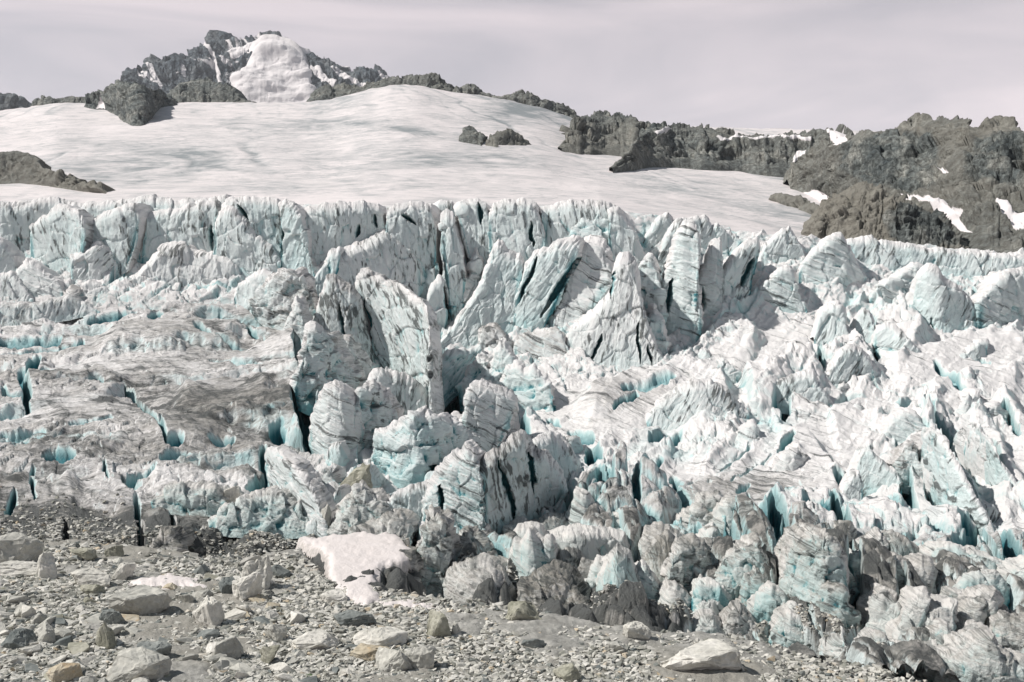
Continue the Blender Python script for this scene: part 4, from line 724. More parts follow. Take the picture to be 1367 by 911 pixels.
# right: leaning blades
R_ = dict(dirt=.08, blue=.44, streak=.85, T=6, lean=.25, slant=-.5, group=G3)
serac('thin blade standing left of the tilted striped slab', [(877,362),(880,340),(888,320),(897,305),(903,296),(908,293),(910,302),(902,325),(895,348),(890,370)], [(876,375),(892,376)], 'slab', **R_)
serac('tilted striped slab with a dark topped summit', [(876,415),(882,385),(890,352),(900,322),(908,300),(914,288),(924,290),(932,300),(934,330),(932,360),(934,395),(938,430),(930,455)], [(878,440),(900,450),(930,462)], 'stripe', cracks=[(899,372,893,418,3.5),(908,437,902,452,2.5)], **dict(R_, streak=1.1))
serac('stepped pale slab right of the tilted striped one', [(930,400),(936,365),(942,340),(950,322),(960,318),(965,335),(963,365),(962,395),(966,425)], [(934,435),(968,440)], 'stripe', cracks=[(938,385,940,420,3)], **R_)
serac('fluted blade with a blue hollow on its right side', [(962,405),(964,375),(972,350),(984,332),(998,320),(1010,317),(1013,328),(1006,350),(1000,372),(990,396)], [(964,428),(996,405)], 'slab', cracks=[(1003,345,990,385,4)], **dict(R_, blue=.5))
serac('row of small ice teeth on the skyline of the right blades', [(858,320),(872,300),(882,288),(890,286),(898,300),(906,292),(918,290),(932,287),(940,288),(948,302),(958,300),(970,305),(982,312),(990,322)], [(858,335),(990,342)], 'slab', **dict(R_, dy=2))
serac('white crumbled ice pillar left of the tilted striped slab', [(848,400),(850,370),(856,350),(866,340),(876,348),(880,370),(882,398),(886,430)], [(850,440),(886,455)], 'lump', **dict(R_, amp=.9))
serac('rubbly white column beside the smooth wall', [(858,440),(864,415),(872,405),(880,418),(886,440),(890,470)], [(860,478),(892,482)], 'lump', **R_)
serac('pair of sharp ice peaks against the snow on the right', [(1012,345),(1020,328),(1034,316),(1045,304),(1055,300),(1062,310),(1068,326),(1074,345)], [(1014,358),(1074,358)], 'slab', **R_)
serac('pointed slab leaning over the pink grey plateau', [(1000,402),(1012,385),(1026,368),(1040,356),(1052,351),(1060,362),(1062,380),(1068,398),(1078,415)], [(1000,410),(1040,418),(1078,420)], 'stripe', **dict(R_, streak=1.))
serac('low white block with a gravel pocket at its right foot', [(1066,360),(1078,342),(1094,326),(1110,313),(1122,310),(1130,320),(1138,340),(1146,356),(1158,372)], [(1066,382),(1120,392),(1158,382)], 'stripe', **R_)
serac('small rounded ice boulder in the gravel bay', [(957,440),(958,425),(966,415),(976,413),(985,420),(986,432),(980,442)], [(958,450),(982,450)], 'lump', name='ice_block', dirt=.3, blue=.15, streak=.6, T=2.5, lean=.3, rnd=1.2, amp=.6)
serac('long bright ice rim under the ribbed moraine cone', [(1126,345),(1132,322),(1150,318),(1175,320),(1200,324),(1230,329),(1260,332),(1290,336),(1320,340),(1350,343),(1380,346),(1440,350)], [(1126,362),(1250,370),(1440,378)], 'wall', **dict(R_, dy=1, T=14, lean=.4))
serac('slab with a long shadowed edge in the right middle', [(1086,450),(1092,425),(1100,410),(1112,402),(1120,404),(1126,420),(1130,440),(1134,458)], [(1088,470),(1134,470)], 'slab', **R_)
serac('pale wedge between two dark slots, right middle', [(1136,445),(1142,425),(1152,412),(1160,414),(1166,430),(1170,450)], [(1138,460),(1170,468)], 'slab', **R_)
serac('fluted triangular slab right of the pale wedge', [(1168,460),(1172,440),(1182,430),(1192,434),(1204,448),(1220,462),(1240,480)], [(1170,474),(1204,486),(1240,488)], 'wall', **R_)
serac('steep pale wall with a sharp left corner on the right', [(1216,425),(1220,390),(1226,368),(1238,354),(1250,360),(1262,374),(1278,382),(1292,392),(1300,410),(1301,440)], [(1220,436),(1250,452),(1301,446)], 'wall', cracks=[(1243,425,1246,448,2.5)], **R_)
serac('rounded white block at the right edge beyond the dark slot', [(1304,440),(1304,402),(1312,390),(1326,376),(1342,364),(1362,358),(1400,356),(1440,362)], [(1306,446),(1360,436),(1440,430)], 'stripe', **dict(R_, streak=.9))
serac('stepped slab above the steep pale wall', [(1160,400),(1172,382),(1188,370),(1204,362),(1218,352),(1232,350),(1240,362),(1230,385)], [(1162,412),(1230,405)], 'stripe', **R_)
serac('broken ice fold beneath the long shadowed edge', [(1104,505),(1112,485),(1122,470),(1134,462),(1148,466),(1160,478),(1168,492),(1164,506)], [(1106,522),(1164,518)], 'slab', **dict(R_, dirt=.2))
serac('fluted drop at the lower edge of the striped plateau', [(1020,520),(1032,512),(1050,506),(1068,500),(1084,496),(1092,510),(1102,525),(1114,540)], [(1022,545),(1060,550),(1114,552)], 'wall', **dict(R_, dirt=.15, T=9, rim=2))
serac('grey fluted ice bank in the middle of the slope', [(862,560),(880,535),(900,520),(925,508),(950,508),(970,520),(985,538),(1000,552)], [(866,580),(930,582),(1000,572)], 'wall', dirt=.25, blue=.35, streak=1.2, T=9, lean=.7, rim=3, slant=-.6, group=G3)
serac('small white spikes beside the pink grey plateau', [(950,505),(955,488),(964,475),(972,480),(980,492),(984,508)], [(952,516),(984,516)], 'lump', **dict(R_, T=3))
serac('white shark fin spike in the right middle', [(1140,632),(1146,612),(1154,594),(1160,590),(1168,604),(1180,618),(1194,630),(1204,646)], [(1142,655),(1204,664)], 'slab', **dict(R_, blue=.5, T=4))
serac('dark cored ice pinnacle right of the shark fin', [(1196,622),(1200,604),(1212,594),(1222,600),(1228,618),(1232,640)], [(1198,652),(1232,656)], 'lump', **dict(R_, dirt=.45, T=4))
serac('thin upright rib left of the shark fin', [(1124,672),(1130,650),(1138,632),(1146,626),(1150,645),(1148,668)], [(1126,680),(1148,680)], 'slab', **dict(R_, T=3))
serac('steep ribbed flank with blue gullies, far right middle', [(1228,610),(1232,580),(1246,570),(1262,590),(1276,615),(1292,645),(1308,675),(1322,705)], [(1232,650),(1262,690),(1322,725)], 'slab', **dict(R_, dirt=.25, blue=.5, streak=1.1, T=5))
serac('second ribbed flank closer to the right edge', [(1286,600),(1296,575),(1308,565),(1324,590),(1340,618),(1356,645),(1372,672)], [(1290,625),(1330,675),(1372,690)], 'slab', **dict(R_, dirt=.15, blue=.5, streak=1.1, T=5))
serac('pale bulge between the ribbed flanks and the flat ice below', [(1180,590),(1190,560),(1206,545),(1222,548),(1234,566),(1238,590)], [(1182,602),(1238,606)], 'stripe', **dict(R_, T=5))
# right snout: melted knobs
K_ = dict(T=3, lean=.22, rnd=2.0, rim=1.6, group=G4, mat=ICE_NEAR, amp=.85)
def knob(label, crest, foot, style='lump', dirt=.48, blue=.45, streak=.8, **k):
    a = dict(K_); a.update(k); return serac(label, crest, foot, style, name='ice_block', dirt=dirt, blue=blue, streak=streak, **a)
knob('large brown topped knob in the middle of the snout', [(1038,800),(1044,765),(1052,735),(1064,716),(1082,704),(1102,708),(1118,722),(1130,745),(1134,775),(1126,805),(1118,830)], [(1042,815),(1080,850),(1118,842)], blue=.5, T=6)
knob('two horned ice stub right of the large brown knob', [(1138,765),(1136,745),(1140,735),(1150,738),(1160,735),(1170,745),(1173,765)], [(1140,790),(1172,790)], dirt=.25)
knob('smooth balloon shaped grey knob', [(1206,790),(1206,766),(1216,750),(1230,742),(1242,748),(1248,765),(1247,788)], [(1210,806),(1246,804)], dirt=.4, blue=.15, streak=.3, amp=.5)
knob('gravel tinted shoulder left of the balloon shaped knob', [(1166,790),(1172,772),(1184,758),(1198,748),(1210,752),(1212,775),(1208,795)], [(1168,802),(1208,806)], dirt=.55, blue=.2)
knob('upright tooth of grey ice at the snout front', [(1160,845),(1162,815),(1170,796),(1180,788),(1192,794),(1206,802),(1208,820),(1198,838),(1184,850)], [(1163,852),(1186,858)], blue=.2, dirt=.35)
knob('curling tusk of ice leaning right', [(1182,866),(1190,850),(1202,835),(1208,812),(1218,796),(1232,790),(1243,795),(1241,812),(1230,830),(1218,850),(1206,868)], [(1184,874),(1208,874)], blue=.2, dirt=.3, streak=.4)
knob('pair of fused knobs right of the curling tusk', [(1216,868),(1220,838),(1232,815),(1250,806),(1266,802),(1278,802),(1280,820),(1268,842),(1262,866)], [(1218,876),(1264,874)], blue=.2, dirt=.35)
knob('long slanting grey knob below the far right slope', [(1268,848),(1276,825),(1292,806),(1312,793),(1328,790),(1337,800),(1328,818),(1310,832),(1296,850)], [(1270,858),(1298,858)], blue=.15, dirt=.4)
knob('blocky grey knob at the lower right edge', [(1322,850),(1324,826),(1336,818),(1360,822),(1390,822),(1400,860)], [(1324,872),(1400,880)], dirt=.5, blue=.2)
knob('pale foot of ice standing on the gravel below the tusk', [(1148,884),(1152,862),(1158,846),(1170,842),(1182,848),(1190,862),(1197,880),(1198,895)], [(1150,892),(1198,900)], dirt=.3, blue=.35, T=2)
knob('wide scalloped bank at the bottom right edge of the ice', [(1198,896),(1200,876),(1212,868),(1236,874),(1262,876),(1284,872),(1300,862),(1316,848),(1328,846),(1334,862),(1348,880),(1380,884),(1400,900)], [(1200,906),(1260,930),(1400,940)], dirt=.4, blue=.35, T=4)
knob('small white shoe shaped block at the snout front', [(1086,870),(1092,856),(1106,852),(1122,846),(1124,838),(1130,850),(1138,866),(1140,880)], [(1088,876),(1140,888)], dirt=.35, blue=.2, T=2)
knob('dark cleft block left of the shoe shaped one', [(1030,862),(1034,838),(1042,822),(1056,816),(1070,824),(1080,842),(1086,866)], [(1032,868),(1086,872)], dirt=.45, blue=.5, streak=1.1)
knob('brown angular ice lump on the edge of the gravel', [(964,848),(968,826),(978,812),(988,808),(1002,820),(1014,836),(1022,852)], [(966,856),(1022,858)], dirt=.55, blue=.15, T=2)
knob('turquoise hollow shell of ice on the slope', [(922,812),(924,796),(934,784),(948,780),(962,784),(974,796),(977,810)], [(924,822),(976,822)], dirt=.2, blue=1.0, T=2)
knob('block with a blue flank right of the hollow shell', [(996,828),(1002,808),(1014,792),(1030,783),(1042,790),(1052,802),(1056,818),(1046,832)], [(998,842),(1046,842)], dirt=.3, blue=.75, T=2.5)
knob('tall dark hollow block above the hollow shell', [(884,800),(888,765),(896,740),(908,724),(924,718),(938,724),(946,742),(948,766)], [(886,806),(946,792)], dirt=.5, blue=.35, streak=1.1, T=4)
knob('pale green lens of ice above the dark hollow block', [(922,745),(926,725),(938,708),(952,702),(960,712),(963,730),(958,744)], [(926,754),(958,754)], dirt=.15, blue=.45, streak=.3, T=2.5)
knob('horned dark block left of the large brown knob', [(948,790),(954,760),(966,742),(982,730),(998,722),(1012,716),(1020,735),(1030,755),(1036,785)], [(950,802),(1036,808)], dirt=.45, blue=.55, streak=1.0, T=4)
knob('dirty fluted drum at the lower middle', [(852,745),(853,722),(860,706),(876,700),(894,702),(908,712),(912,730),(908,748)], [(854,754),(908,756)], 'stripe', dirt=.5, blue=.15, streak=1.0, T=3)
knob('grey wedge left of the fluted drum', [(792,712),(800,696),(818,682),(834,676),(846,684),(849,702),(846,722)], [(794,722),(848,728)], dirt=.4, blue=.2, T=3)
knob('sandy pointed lump above the white ledge', [(754,712),(760,700),(770,690),(782,696),(794,710)], [(754,718),(794,718)], dirt=.6, blue=.05, streak=.3, T=2)
knob('low grey ice ridge above the white ledge', [(668,722),(676,704),(696,698),(716,700),(735,690),(750,684),(758,696),(752,712)], [(670,730),(752,724)], dirt=.5, blue=.3, T=3)
knob('blue bellied mound in the lower middle', [(824,800),(832,775),(844,760),(858,752),(870,764),(880,784),(886,802)], [(826,806),(886,808)], dirt=.25, blue=.55, T=3)
knob('white crumbly mound by the blue bellied one', [(780,790),(786,762),(796,748),(810,744),(822,756),(830,775),(834,795)], [(782,802),(832,804)], dirt=.2, blue=.4, T=3)
knob('sloping ice shield just above the moraine gravel', [(920,850),(926,832),(936,822),(950,820),(960,832),(968,850)], [(922,856),(968,858)], dirt=.35, blue=.35, T=2)
knob('grey slab tilted against the snout, mid right', [(1095,830),(1098,800),(1106,780),(1118,776),(1130,790),(1134,815),(1132,835)], [(1098,846),(1132,848)], dirt=.45, blue=.5, streak=1.1, T=3)
knob('overhanging lip of ice above the blue hollows at right', [(1240,762),(1244,742),(1256,730),(1276,728),(1296,736),(1316,742),(1336,752),(1350,770)], [(1242,778),(1350,790)], dirt=.25, blue=.7, T=5)
knob('pale green block under the overhanging lip', [(1272,806),(1278,782),(1290,768),(1306,762),(1326,762),(1340,776),(1346,800)], [(1274,814),(1346,818)], dirt=.25, blue=.6, T=3)
knob('white scalloped block at the right edge', [(1342,790),(1348,766),(1362,756),(1390,750),(1410,780)], [(1344,806),(1410,812)], dirt=.15, blue=.45, T=4)
# ---------------- lesser ice blocks ----------------
PEND = []
MARKS = [('large brown topped knob', 1085, 770), ('curling ice tusk', 1215, 825), ('balloon shaped knob', 1227, 765), ('flat topped white ledge', 770, 730), ('big half buried rounded block', 640, 780), ('turquoise hollow shell', 950, 795),
 ('wide scalloped bank', 1280, 885), ('overhanging ice lip', 1295, 745), ('tall dark hollow block', 915, 760), ('dirty fluted drum', 880, 725), ('blue bellied mound', 858, 780), ('white shark fin spike', 1165, 620), ('striped plateau edge', 1065, 530),
 ('steep ribbed flank', 1270, 640), ('waterfall rib', 605, 660), ('square shouldered block', 700, 650), ('large domed serac', 570, 600), ('draped dirty mound', 480, 685), ('huge speckled slab', 530, 450), ('layered ice hood', 450, 560), ('steep pale right wall', 1260, 400),
 ('shoe shaped ice block', 1112, 865), ('fluted ice bank', 930, 545), ('horned dark block', 990, 760)]
SMARKS = [('left edge boulder', 2, 757), ('bright pair of boulders', 333, 790), ('small snow patch', 228, 782), ('draped pale boulder', 115, 780), ('long tilted slab', 180, 820), ('cone shaped pale boulder', 275, 830), ('grey cube like boulder', 54, 855), ('flat topped tan boulder', 140, 858),
 ('wide bottom boulder', 178, 900), ('rusty bottom boulder', 82, 905), ('dark blue grey slab', 18, 862), ('rounded light grey boulder', 300, 875), ('smooth lone grey boulder', 365, 850), ('speckled brown boulder', 360, 880), ('flat striped boulder', 472, 832), ('half sunk pale slab', 505, 860),
 ('yellowish slab', 492, 878), ('square olive boulder', 586, 845), ('blunt grey green boulder', 696, 825), ('big rounded ice block', 640, 790), ('boulder at the rubble end', 849, 852), ('bright sunken slab', 945, 895), ('grey pyramid boulder', 562, 885), ('big snow patch', 480, 770), ('green cushion plant', 411, 905), ('shoe shaped ice block', 1112, 865)]
ORD = ['nearest', 'second', 'third', 'fourth', 'fifth', 'sixth', 'seventh', 'eighth', 'ninth', 'tenth', 'eleventh', 'twelfth', 'thirteenth', 'fourteenth', 'fifteenth', 'sixteenth', 'seventeenth', 'eighteenth', 'nineteenth', 'twentieth']
def give_labels(pend, marks):
    b = {}
    for o, what, px, py in pend:
        d, (ph, mx, my) = min(((math.hypot(px - m_[1], (py - m_[2]) * 1.3), m_) for m_ in marks), key=lambda q: q[0])
        dx, dy = px - mx, (py - my) * 1.3
        rel = ('right of' if dx > 0 else 'left of') if abs(dx) > abs(dy) else ('below' if dy > 0 else 'above')
        b.setdefault((what, rel, ph), []).append((d, o))
    for (what, rel, ph), L in b.items():
        L.sort(key=lambda q: q[0])
        for i, (_, o) in enumerate(L):
            o['label'] = (ORD[min(i, 19)] + ' ' if len(L) > 1 else '') + what + ' ' + rel + ' the ' + ph
def shade(dirt, blue): return 'dirty grey' if dirt > .42 else ('turquoise tinted' if blue > .45 else 'greyish white')
def random_block(px, py, w_, h_, label, group, style, **k):
    r = random.Random(int(px * 31 + py * 17)); lean_ = r.uniform(-.25, .35) * w_
    c = [(px - w_ / 2, py)]
    n = r.randint(5, 8)
    for i in range(n):
        u = (i + .5) / n; e_ = (1 - abs(2 * u - 1) ** r.uniform(2, 4)) * r.uniform(.65, 1.)
        c.append((px + (u - .5) * w_ * .95 + lean_ * e_, py - h_ * max(e_, .15)))
    c.append((px + w_ / 2, py + .1 * h_))
    o = serac(label, c, [(px - w_ / 2, py + .12 * h_), (px, py + .3 * h_), (px + w_ / 2, py + .15 * h_)], style, name='ice_block', group=group, **k)
    PEND.append((o, shade(k['dirt'], k['blue']) + (' small' if w_ < 30 else ' mid sized' if w_ < 50 else ' big') + ' ' + label, px, py - h_ / 2))
rb = random.Random(5)
def edge_y(px): return np.interp(px, BND_X, BND_Y)
nblk = 0
while nblk < 46:
    px = rb.uniform(690, 1375); lo = np.interp(px, [690, 900, 1367], [700, 690, 755]); hi = edge_y(px) - 6
    py = rb.uniform(lo, min(hi, 905)); w_ = rb.uniform(30, 78)
    random_block(px, py, w_, w_ * rb.uniform(.55, 1.0), 'melted ice block', 'melted ice blocks in the lower right jumble',
                 rb.choice(['lump', 'lump', 'slab', 'stripe']), dirt=rb.uniform(.25, .6), blue=rb.uniform(.15, .7), streak=rb.uniform(.5, 1.2), T=2.6, lean=rb.uniform(.2, .6), rnd=rb.uniform(.6, 1.8), rim=1.5, mat=ICE_NEAR, amp=.95, step=1.3)
    nblk += 1
for i in range(18):
    px = rb.uniform(880, 1370); py = rb.uniform(np.interp(px, [880, 1367], [470, 440]), np.interp(px, [880, 1367], [640, 700])); w_ = rb.uniform(22, 50)
    if 960 < px < 1090 and 450 < py < 520: continue
    random_block(px, py, w_, w_ * rb.uniform(.6, 1.0), 'striped ice block', 'white ice blocks on the right slope', rb.choice(['stripe', 'slab', 'stripe']),
                 dirt=rb.uniform(.06, .25), blue=rb.uniform(.2, .5), streak=rb.uniform(.6, 1.1), T=4, lean=rb.uniform(.3, .8), slant=-.5, rim=2, step=1.3)
for i in range(26):
    px = rb.uniform(420, 760); py = rb.uniform(560, 725); w_ = rb.uniform(18, 38)
    if 532 < px < 580 and py > 600: continue
    random_block(px, py, w_, w_ * rb.uniform(.7, 1.2), 'ice fragment', 'ice fragments between the middle seracs', rb.choice(['lump', 'slab']),
                 dirt=rb.uniform(.2, .5), blue=rb.uniform(.3, .7), streak=rb.uniform(.6, 1.2), T=3, lean=rb.uniform(.2, .5), rnd=1, step=1.3)

give_labels(PEND, MARKS); PEND = []
# ---------------- snow patches ----------------
def snow_patch(label, outline, lift=.12, surf='moraine'):
    xs = np.array([p[0] for p in outline]); ys = np.array([p[1] for p in outline])
    px, py = np.meshgrid(np.arange(xs.min() - 26, xs.max() + 26, 1.2), np.arange(ys.min() - 22, ys.max() + 22, 1.2))
    P = moraine_point(px, py) if surf == 'moraine' else ray(px, py, surf(px, py))
    m = softpoly(px, py, outline, 9., 6.)
    X, Y = P[..., 0], P[..., 1]
    P[..., 2] += (m - .3) * (lift + .2) - .7 * (1 - sst(0, .5, m)) + .05 * fbm(X / .5, Y / .9, 2., 3) + .12 * fbm(X / 3, Y / 4, 2., 2) 
    return grid_mesh('snow_patch', P, PATCH, {'dirt': .15 + .6 * sst(.9, .25, m)}, keep=m > .1, flip=False, label=label, category='snow patch')
snow_patch('big pink white snow patch flowing down from the ice onto the moraine', [(400,722),(440,716),(490,712),(530,716),(552,738),(540,752),(515,760),(503,775),(500,792),(512,802),(490,812),(462,800),(446,782),(437,768),(440,748),(428,736)], .15)
snow_patch('small snow patch among the boulders at the lower left', [(170,782),(195,776),(225,770),(258,775),(285,784),(270,792),(230,792),(190,790)], .3)
snow_patch('thin dirty snow strip on the gravel below the big snow patch', [(500,805),(540,800),(575,805),(590,812),(560,818),(520,815)], .15)

# ---------------- stones ----------------
def hull(n, seed, flat=(1, 1, 1)):
    r = np.random.default_rng(seed); p = r.normal(size=(n, 3)); p /= np.linalg.norm(p, axis=1, keepdims=True)
    p = np.sign(p) * np.abs(p) ** .72 * r.uniform(.82, 1.1, (n, 1)) * np.array(flat)
    bm = bmesh.new()
    for q in p: bm.verts.new(q)
    bmesh.ops.convex_hull(bm, input=bm.verts[:])
    for v in [v for v in bm.verts if not v.link_faces]: bm.verts.remove(v)
    return bm
def tri_arrays(bm):
    bmesh.ops.triangulate(bm, faces=bm.faces[:]); bm.verts.ensure_lookup_table(); bm.verts.index_update()
    return np.array([v.co[:] for v in bm.verts]), np.array([[v.index for v in f.verts] for f in bm.faces])
def detailed(seed, n=13, flat=(1, .8, .7), cuts=3, rough=.05, bev=.06):
    bm = hull(n, seed, flat)
    bmesh.ops.dissolve_limit(bm, angle_limit=math.radians(14), verts=bm.verts[:], edges=bm.edges[:])
    bmesh.ops.bevel(bm, geom=bm.edges[:], offset=bev, segments=2, affect='EDGES', profile=.6)
    bmesh.ops.triangulate(bm, faces=bm.faces[:])
    for _ in range(cuts):
        long = [e_ for e_ in bm.edges if e_.calc_length() > .22]
        if long: bmesh.ops.subdivide_edges(bm, edges=long, cuts=1, use_grid_fill=True)
        bmesh.ops.triangulate(bm, faces=bm.faces[:])
    co = np.array([v.co[:] for v in bm.verts]); bm.normal_update(); no = np.array([v.normal[:] for v in bm.verts])
    d = rough * (1.0 * fbm(co[:, 0] * 1.6, co[:, 1] * 1.6, co[:, 2] * 1.6 + seed, 3) + .8 * fbm(co[:, 0] * 5, co[:, 1] * 5, co[:, 2] * 7 + seed, 3, .6, ridged=True))
    co = co + no * d[:, None]
    for v, c in zip(bm.verts, co): v.co = c
    me = bpy.data.meshes.new('stone'); bm.to_mesh(me); bm.free()
    me.polygons.foreach_set('use_smooth', np.zeros(len(me.polygons), bool)); return me
def rest_z(P): return P[2]
HERO = [  # label, px, py of the foot, width px, height px, stone kind, turn, tilt
 ('big flat faced grey boulder lodged between the seracs', 476, 664, 47, 46, 2, .2, .3, 'ice'),
 ('small pale slab leaning against the ice below the lodged boulder', 434, 702, 16, 30, 1, .5, .1, 'ice'),
 ('pale rounded boulder resting on the smooth ice bank', 307, 668, 26, 20, 0, .4, .2, 'ice'),
 ('little dark stone beside the pool shaped hole on the left ice', 250, 625, 10, 8, 2, .2, .1, 'ice'),
 ('large grey boulder cut off by the left edge', 2, 757, 84, 44, 1, .1, .1, 0),
 ('upright whitish boulder behind the large one at the left edge', 60, 775, 34, 38, 0, .5, .2, 0),
 ('low flat pale boulder under the left edge one', 12, 772, 70, 20, 0, .1, .0, 0),
 ('standing slab boulder, the rear one of the bright pair', 338, 792, 40, 50, 0, .3, .1, 0),
 ('white faced boulder, the front one of the bright pair', 328, 805, 38, 42, 0, .8, .3, 0),
 ('dark block left of the bright pair of boulders', 302, 797, 28, 26, 3, .3, .1, 0),
 ('bright pointed boulder by the small snow patch', 167, 777, 28, 26, 0, .2, .4, 0),
 ('long draped looking pale boulder in the rubble', 115, 787, 58, 26, 0, .1, .1, 0),
 ('olive lens shaped boulder under the draped looking one', 119, 796, 38, 16, 2, .1, .0, 0),
 ('long tilted slab pointing down right in the left rubble', 180, 828, 80, 40, 1, .2, .6, 0),
 ('broad cone shaped pale boulder in the left rubble', 275, 838, 44, 40, 0, .5, .2, 0),
 ('dark slate wedge left of the cone shaped boulder', 143, 836, 40, 22, 3, .2, .2, 0),
 ('grey cube like boulder at the far left', 54, 862, 30, 30, 1, .6, .1, 0),
 ('angular tan boulder with a flat top, lower left', 140, 868, 34, 38, 2, .4, .2, 0),
 ('wide grey boulder cut off by the bottom edge', 178, 915, 84, 44, 1, .2, .1, 0),
 ('rusty pale boulder at the bottom edge, left of the wide grey one', 82, 914, 48, 28, 4, .1, .0, 0),
 ('dark blue grey slab at the left edge', 18, 868, 48, 26, 3, .2, .3, 0),
 ('dark angular block above the wide grey boulder', 196, 886, 48, 26, 3, .3, .1, 0),
 ('rounded light grey boulder in the middle left rubble', 300, 884, 40, 34, 1, .2, .2, 0),
 ('small smooth grey boulder standing alone on the gravel', 365, 858, 32, 26, 1, .5, .2, 0),
 ('speckled brown rounded boulder right of the rubble slope', 360, 889, 28, 28, 2, .3, .1, 0),
 ('flat striped grey boulder below the big snow patch', 472, 838, 58, 22, 3, .1, .1, 0),
 ('wide low pale slab half sunk in the gravel', 505, 866, 74, 24, 0, .1, .0, 0),
 ('yellowish slab in front of the half sunk pale slab', 492, 884, 58, 20, 4, .2, .1, 0),
 ('square olive boulder standing on the gravel in the middle', 586, 853, 36, 38, 2, .75, .0, 0),
 ('small pale companion stone right of the square olive boulder', 608, 850, 14, 20, 1, .3, .0, 0),
 ('blunt grey green boulder against the rounded ice block', 696, 834, 58, 30, 2, .2, .1, 0),
 ('pale boulder at the right end of the moraine rubble', 849, 860, 38, 28, 0, .3, .1, 0),
 ('large bright slab sunk in the gravel at the bottom right', 945, 905, 120, 40, 0, .0, .3, 0),
 ('grey pyramid shaped boulder near the bottom middle', 562, 896, 44, 34, 1, .4, .2, 0),
 ('broad grey boulder next to the grey pyramid shaped one', 520, 899, 52, 32, 1, .1, .2, 0),
 ('low dark boulder at the bottom edge near the middle', 760, 912, 40, 24, 2, .2, .1, 0),
 ('pale boulder on the sandy slope at the lower left middle', 445, 805, 38, 16, 0, .2, .0, 0),
 ('flat grey plate of rock on the right part of the moraine', 825, 872, 36, 14, 1, .2, .1, 0),
 ('dark wedge stone right of the middle gravel', 712, 868, 32, 16, 3, .4, .3, 0),
 ('pale flat slab on the gravel, middle left', 415, 870, 66, 24, 0, .1, .2, 0),
 ('dark lump of rock at the mouth of the left slots', 108, 752, 36, 20, 2, .3, .1, 0),
 ('brown dark block right of the dark lump of rock', 150, 748, 24, 20, 2, .6, .1, 0)]
for i, (lab, px, py, wp, hp, kind, turn, tilt, *_r) in enumerate(HERO):
    on_ice = _r and _r[0] == 'ice'
    if on_ice: Y = float(Yice(np.array([px]), np.array([py + 3]))[0]) - 2.2; P = ray(np.float64(px), np.float64(py), Y)
    else: P = moraine_point(np.float64(px), np.float64(py))
    Y = P[1]; m = Y / F
    W_, H_ = wp * m, hp * m
    me = detailed(100 + i, 12 + (i * 5) % 7, (1, .85, .85), 4, .11, .05); me.name = 'boulder'
    co = np.array([v.co[:] for v in me.vertices])
    a = turn * 2.2 + i; ca, sa = math.cos(a), math.sin(a); ct, st_ = math.cos(tilt), math.sin(tilt)
    co = co @ np.array([[ca, sa, 0], [-sa, ca, 0], [0, 0, 1]]) @ np.array([[ct, 0, st_], [0, 1, 0], [-st_, 0, ct]])
    co = co / np.ptp(co, axis=0) * np.array([W_, max(W_ * .75, H_ * .8), H_ * 1.3])
    co[:, 2] -= co[:, 2].min() + H_ * .36
    me.vertices.foreach_set('co', co.astype(np.float32).ravel()); me.update()
    o = link_mesh('boulder', me, STONES[kind], label=lab, category='boulder', group='large boulders of the moraine'); o.location = (P[0], P[1] + W_ * .3, P[2])

KINDS = [('pale angular stone', 'pale stones of the rubble'), ('grey angular stone', 'grey stones of the rubble'), ('olive brown stone', 'olive stones of the rubble'),
         ('dark slate stone', 'dark stones of the rubble'), ('rust tinted stone', 'rusty stones of the rubble')]
PROTO = []
for k_ in range(5):
    for v in range(5):
        me = detailed(300 + k_ * 10 + v, 11 + v, (1, .8, .62), 1, .10, .05); me.materials.append(STONES[k_]); PROTO.append((k_, me))
def dens(px, py):
    """how rocky the ground is: thick rubble on the left, thin gravel to the right"""
    return np.clip(1.15 - (px - 300) / 1000, .25, 1) * np.clip((py - edge_y(px) - 2) / 22, 0.0, 1) * (1 if px < 420 and py > 770 else .6)
r = random.Random(21); cnt = 0
spots = []
while cnt < 290:
    px = r.uniform(-20, 1180) if r.random() < .55 else r.uniform(-20, 480); py = r.uniform(735, 925)
    if r.random() > dens(px, py) ** 1.3: continue
    if softpoly(np.array([[float(px)]]), np.array([[float(py)]]), [(400,722),(530,712),(555,745),(505,775),(515,806),(462,805),(437,768)], 3., 0.)[0, 0] > .3: continue
    size = (11 if px < 420 else 8) + 26 * r.random() ** 1.7 * (1 if px < 420 else .5)
    kind = r.choices(range(5), (44, 30, 12, 12, 2))[0]
    P = moraine_point(np.float64(px), np.float64(py)); m = P[1] / F
    k_, me = r.choice([q for q in PROTO if q[0] == kind])
    o = bpy.data.objects.new('stone', me); COL.objects.link(o)
    o['label'], o['group'] = KINDS[kind]; o['category'] = 'stone'
    s_ = size * m * .55
    o.scale = (s_ * r.uniform(.8, 1.35), s_ * r.uniform(.8, 1.2), s_ * r.uniform(.6, 1.1)); o.rotation_euler = (r.uniform(-.5, .5), r.uniform(-.5, .5), r.uniform(0, 6.28))
    o.location = (P[0], P[1] + s_ * .3, P[2] + s_ * .12); cnt += 1
    PEND.append((o, ('small ' if size < 14 else 'mid sized ' if size < 22 else 'large ') + KINDS[kind][0], px, py))

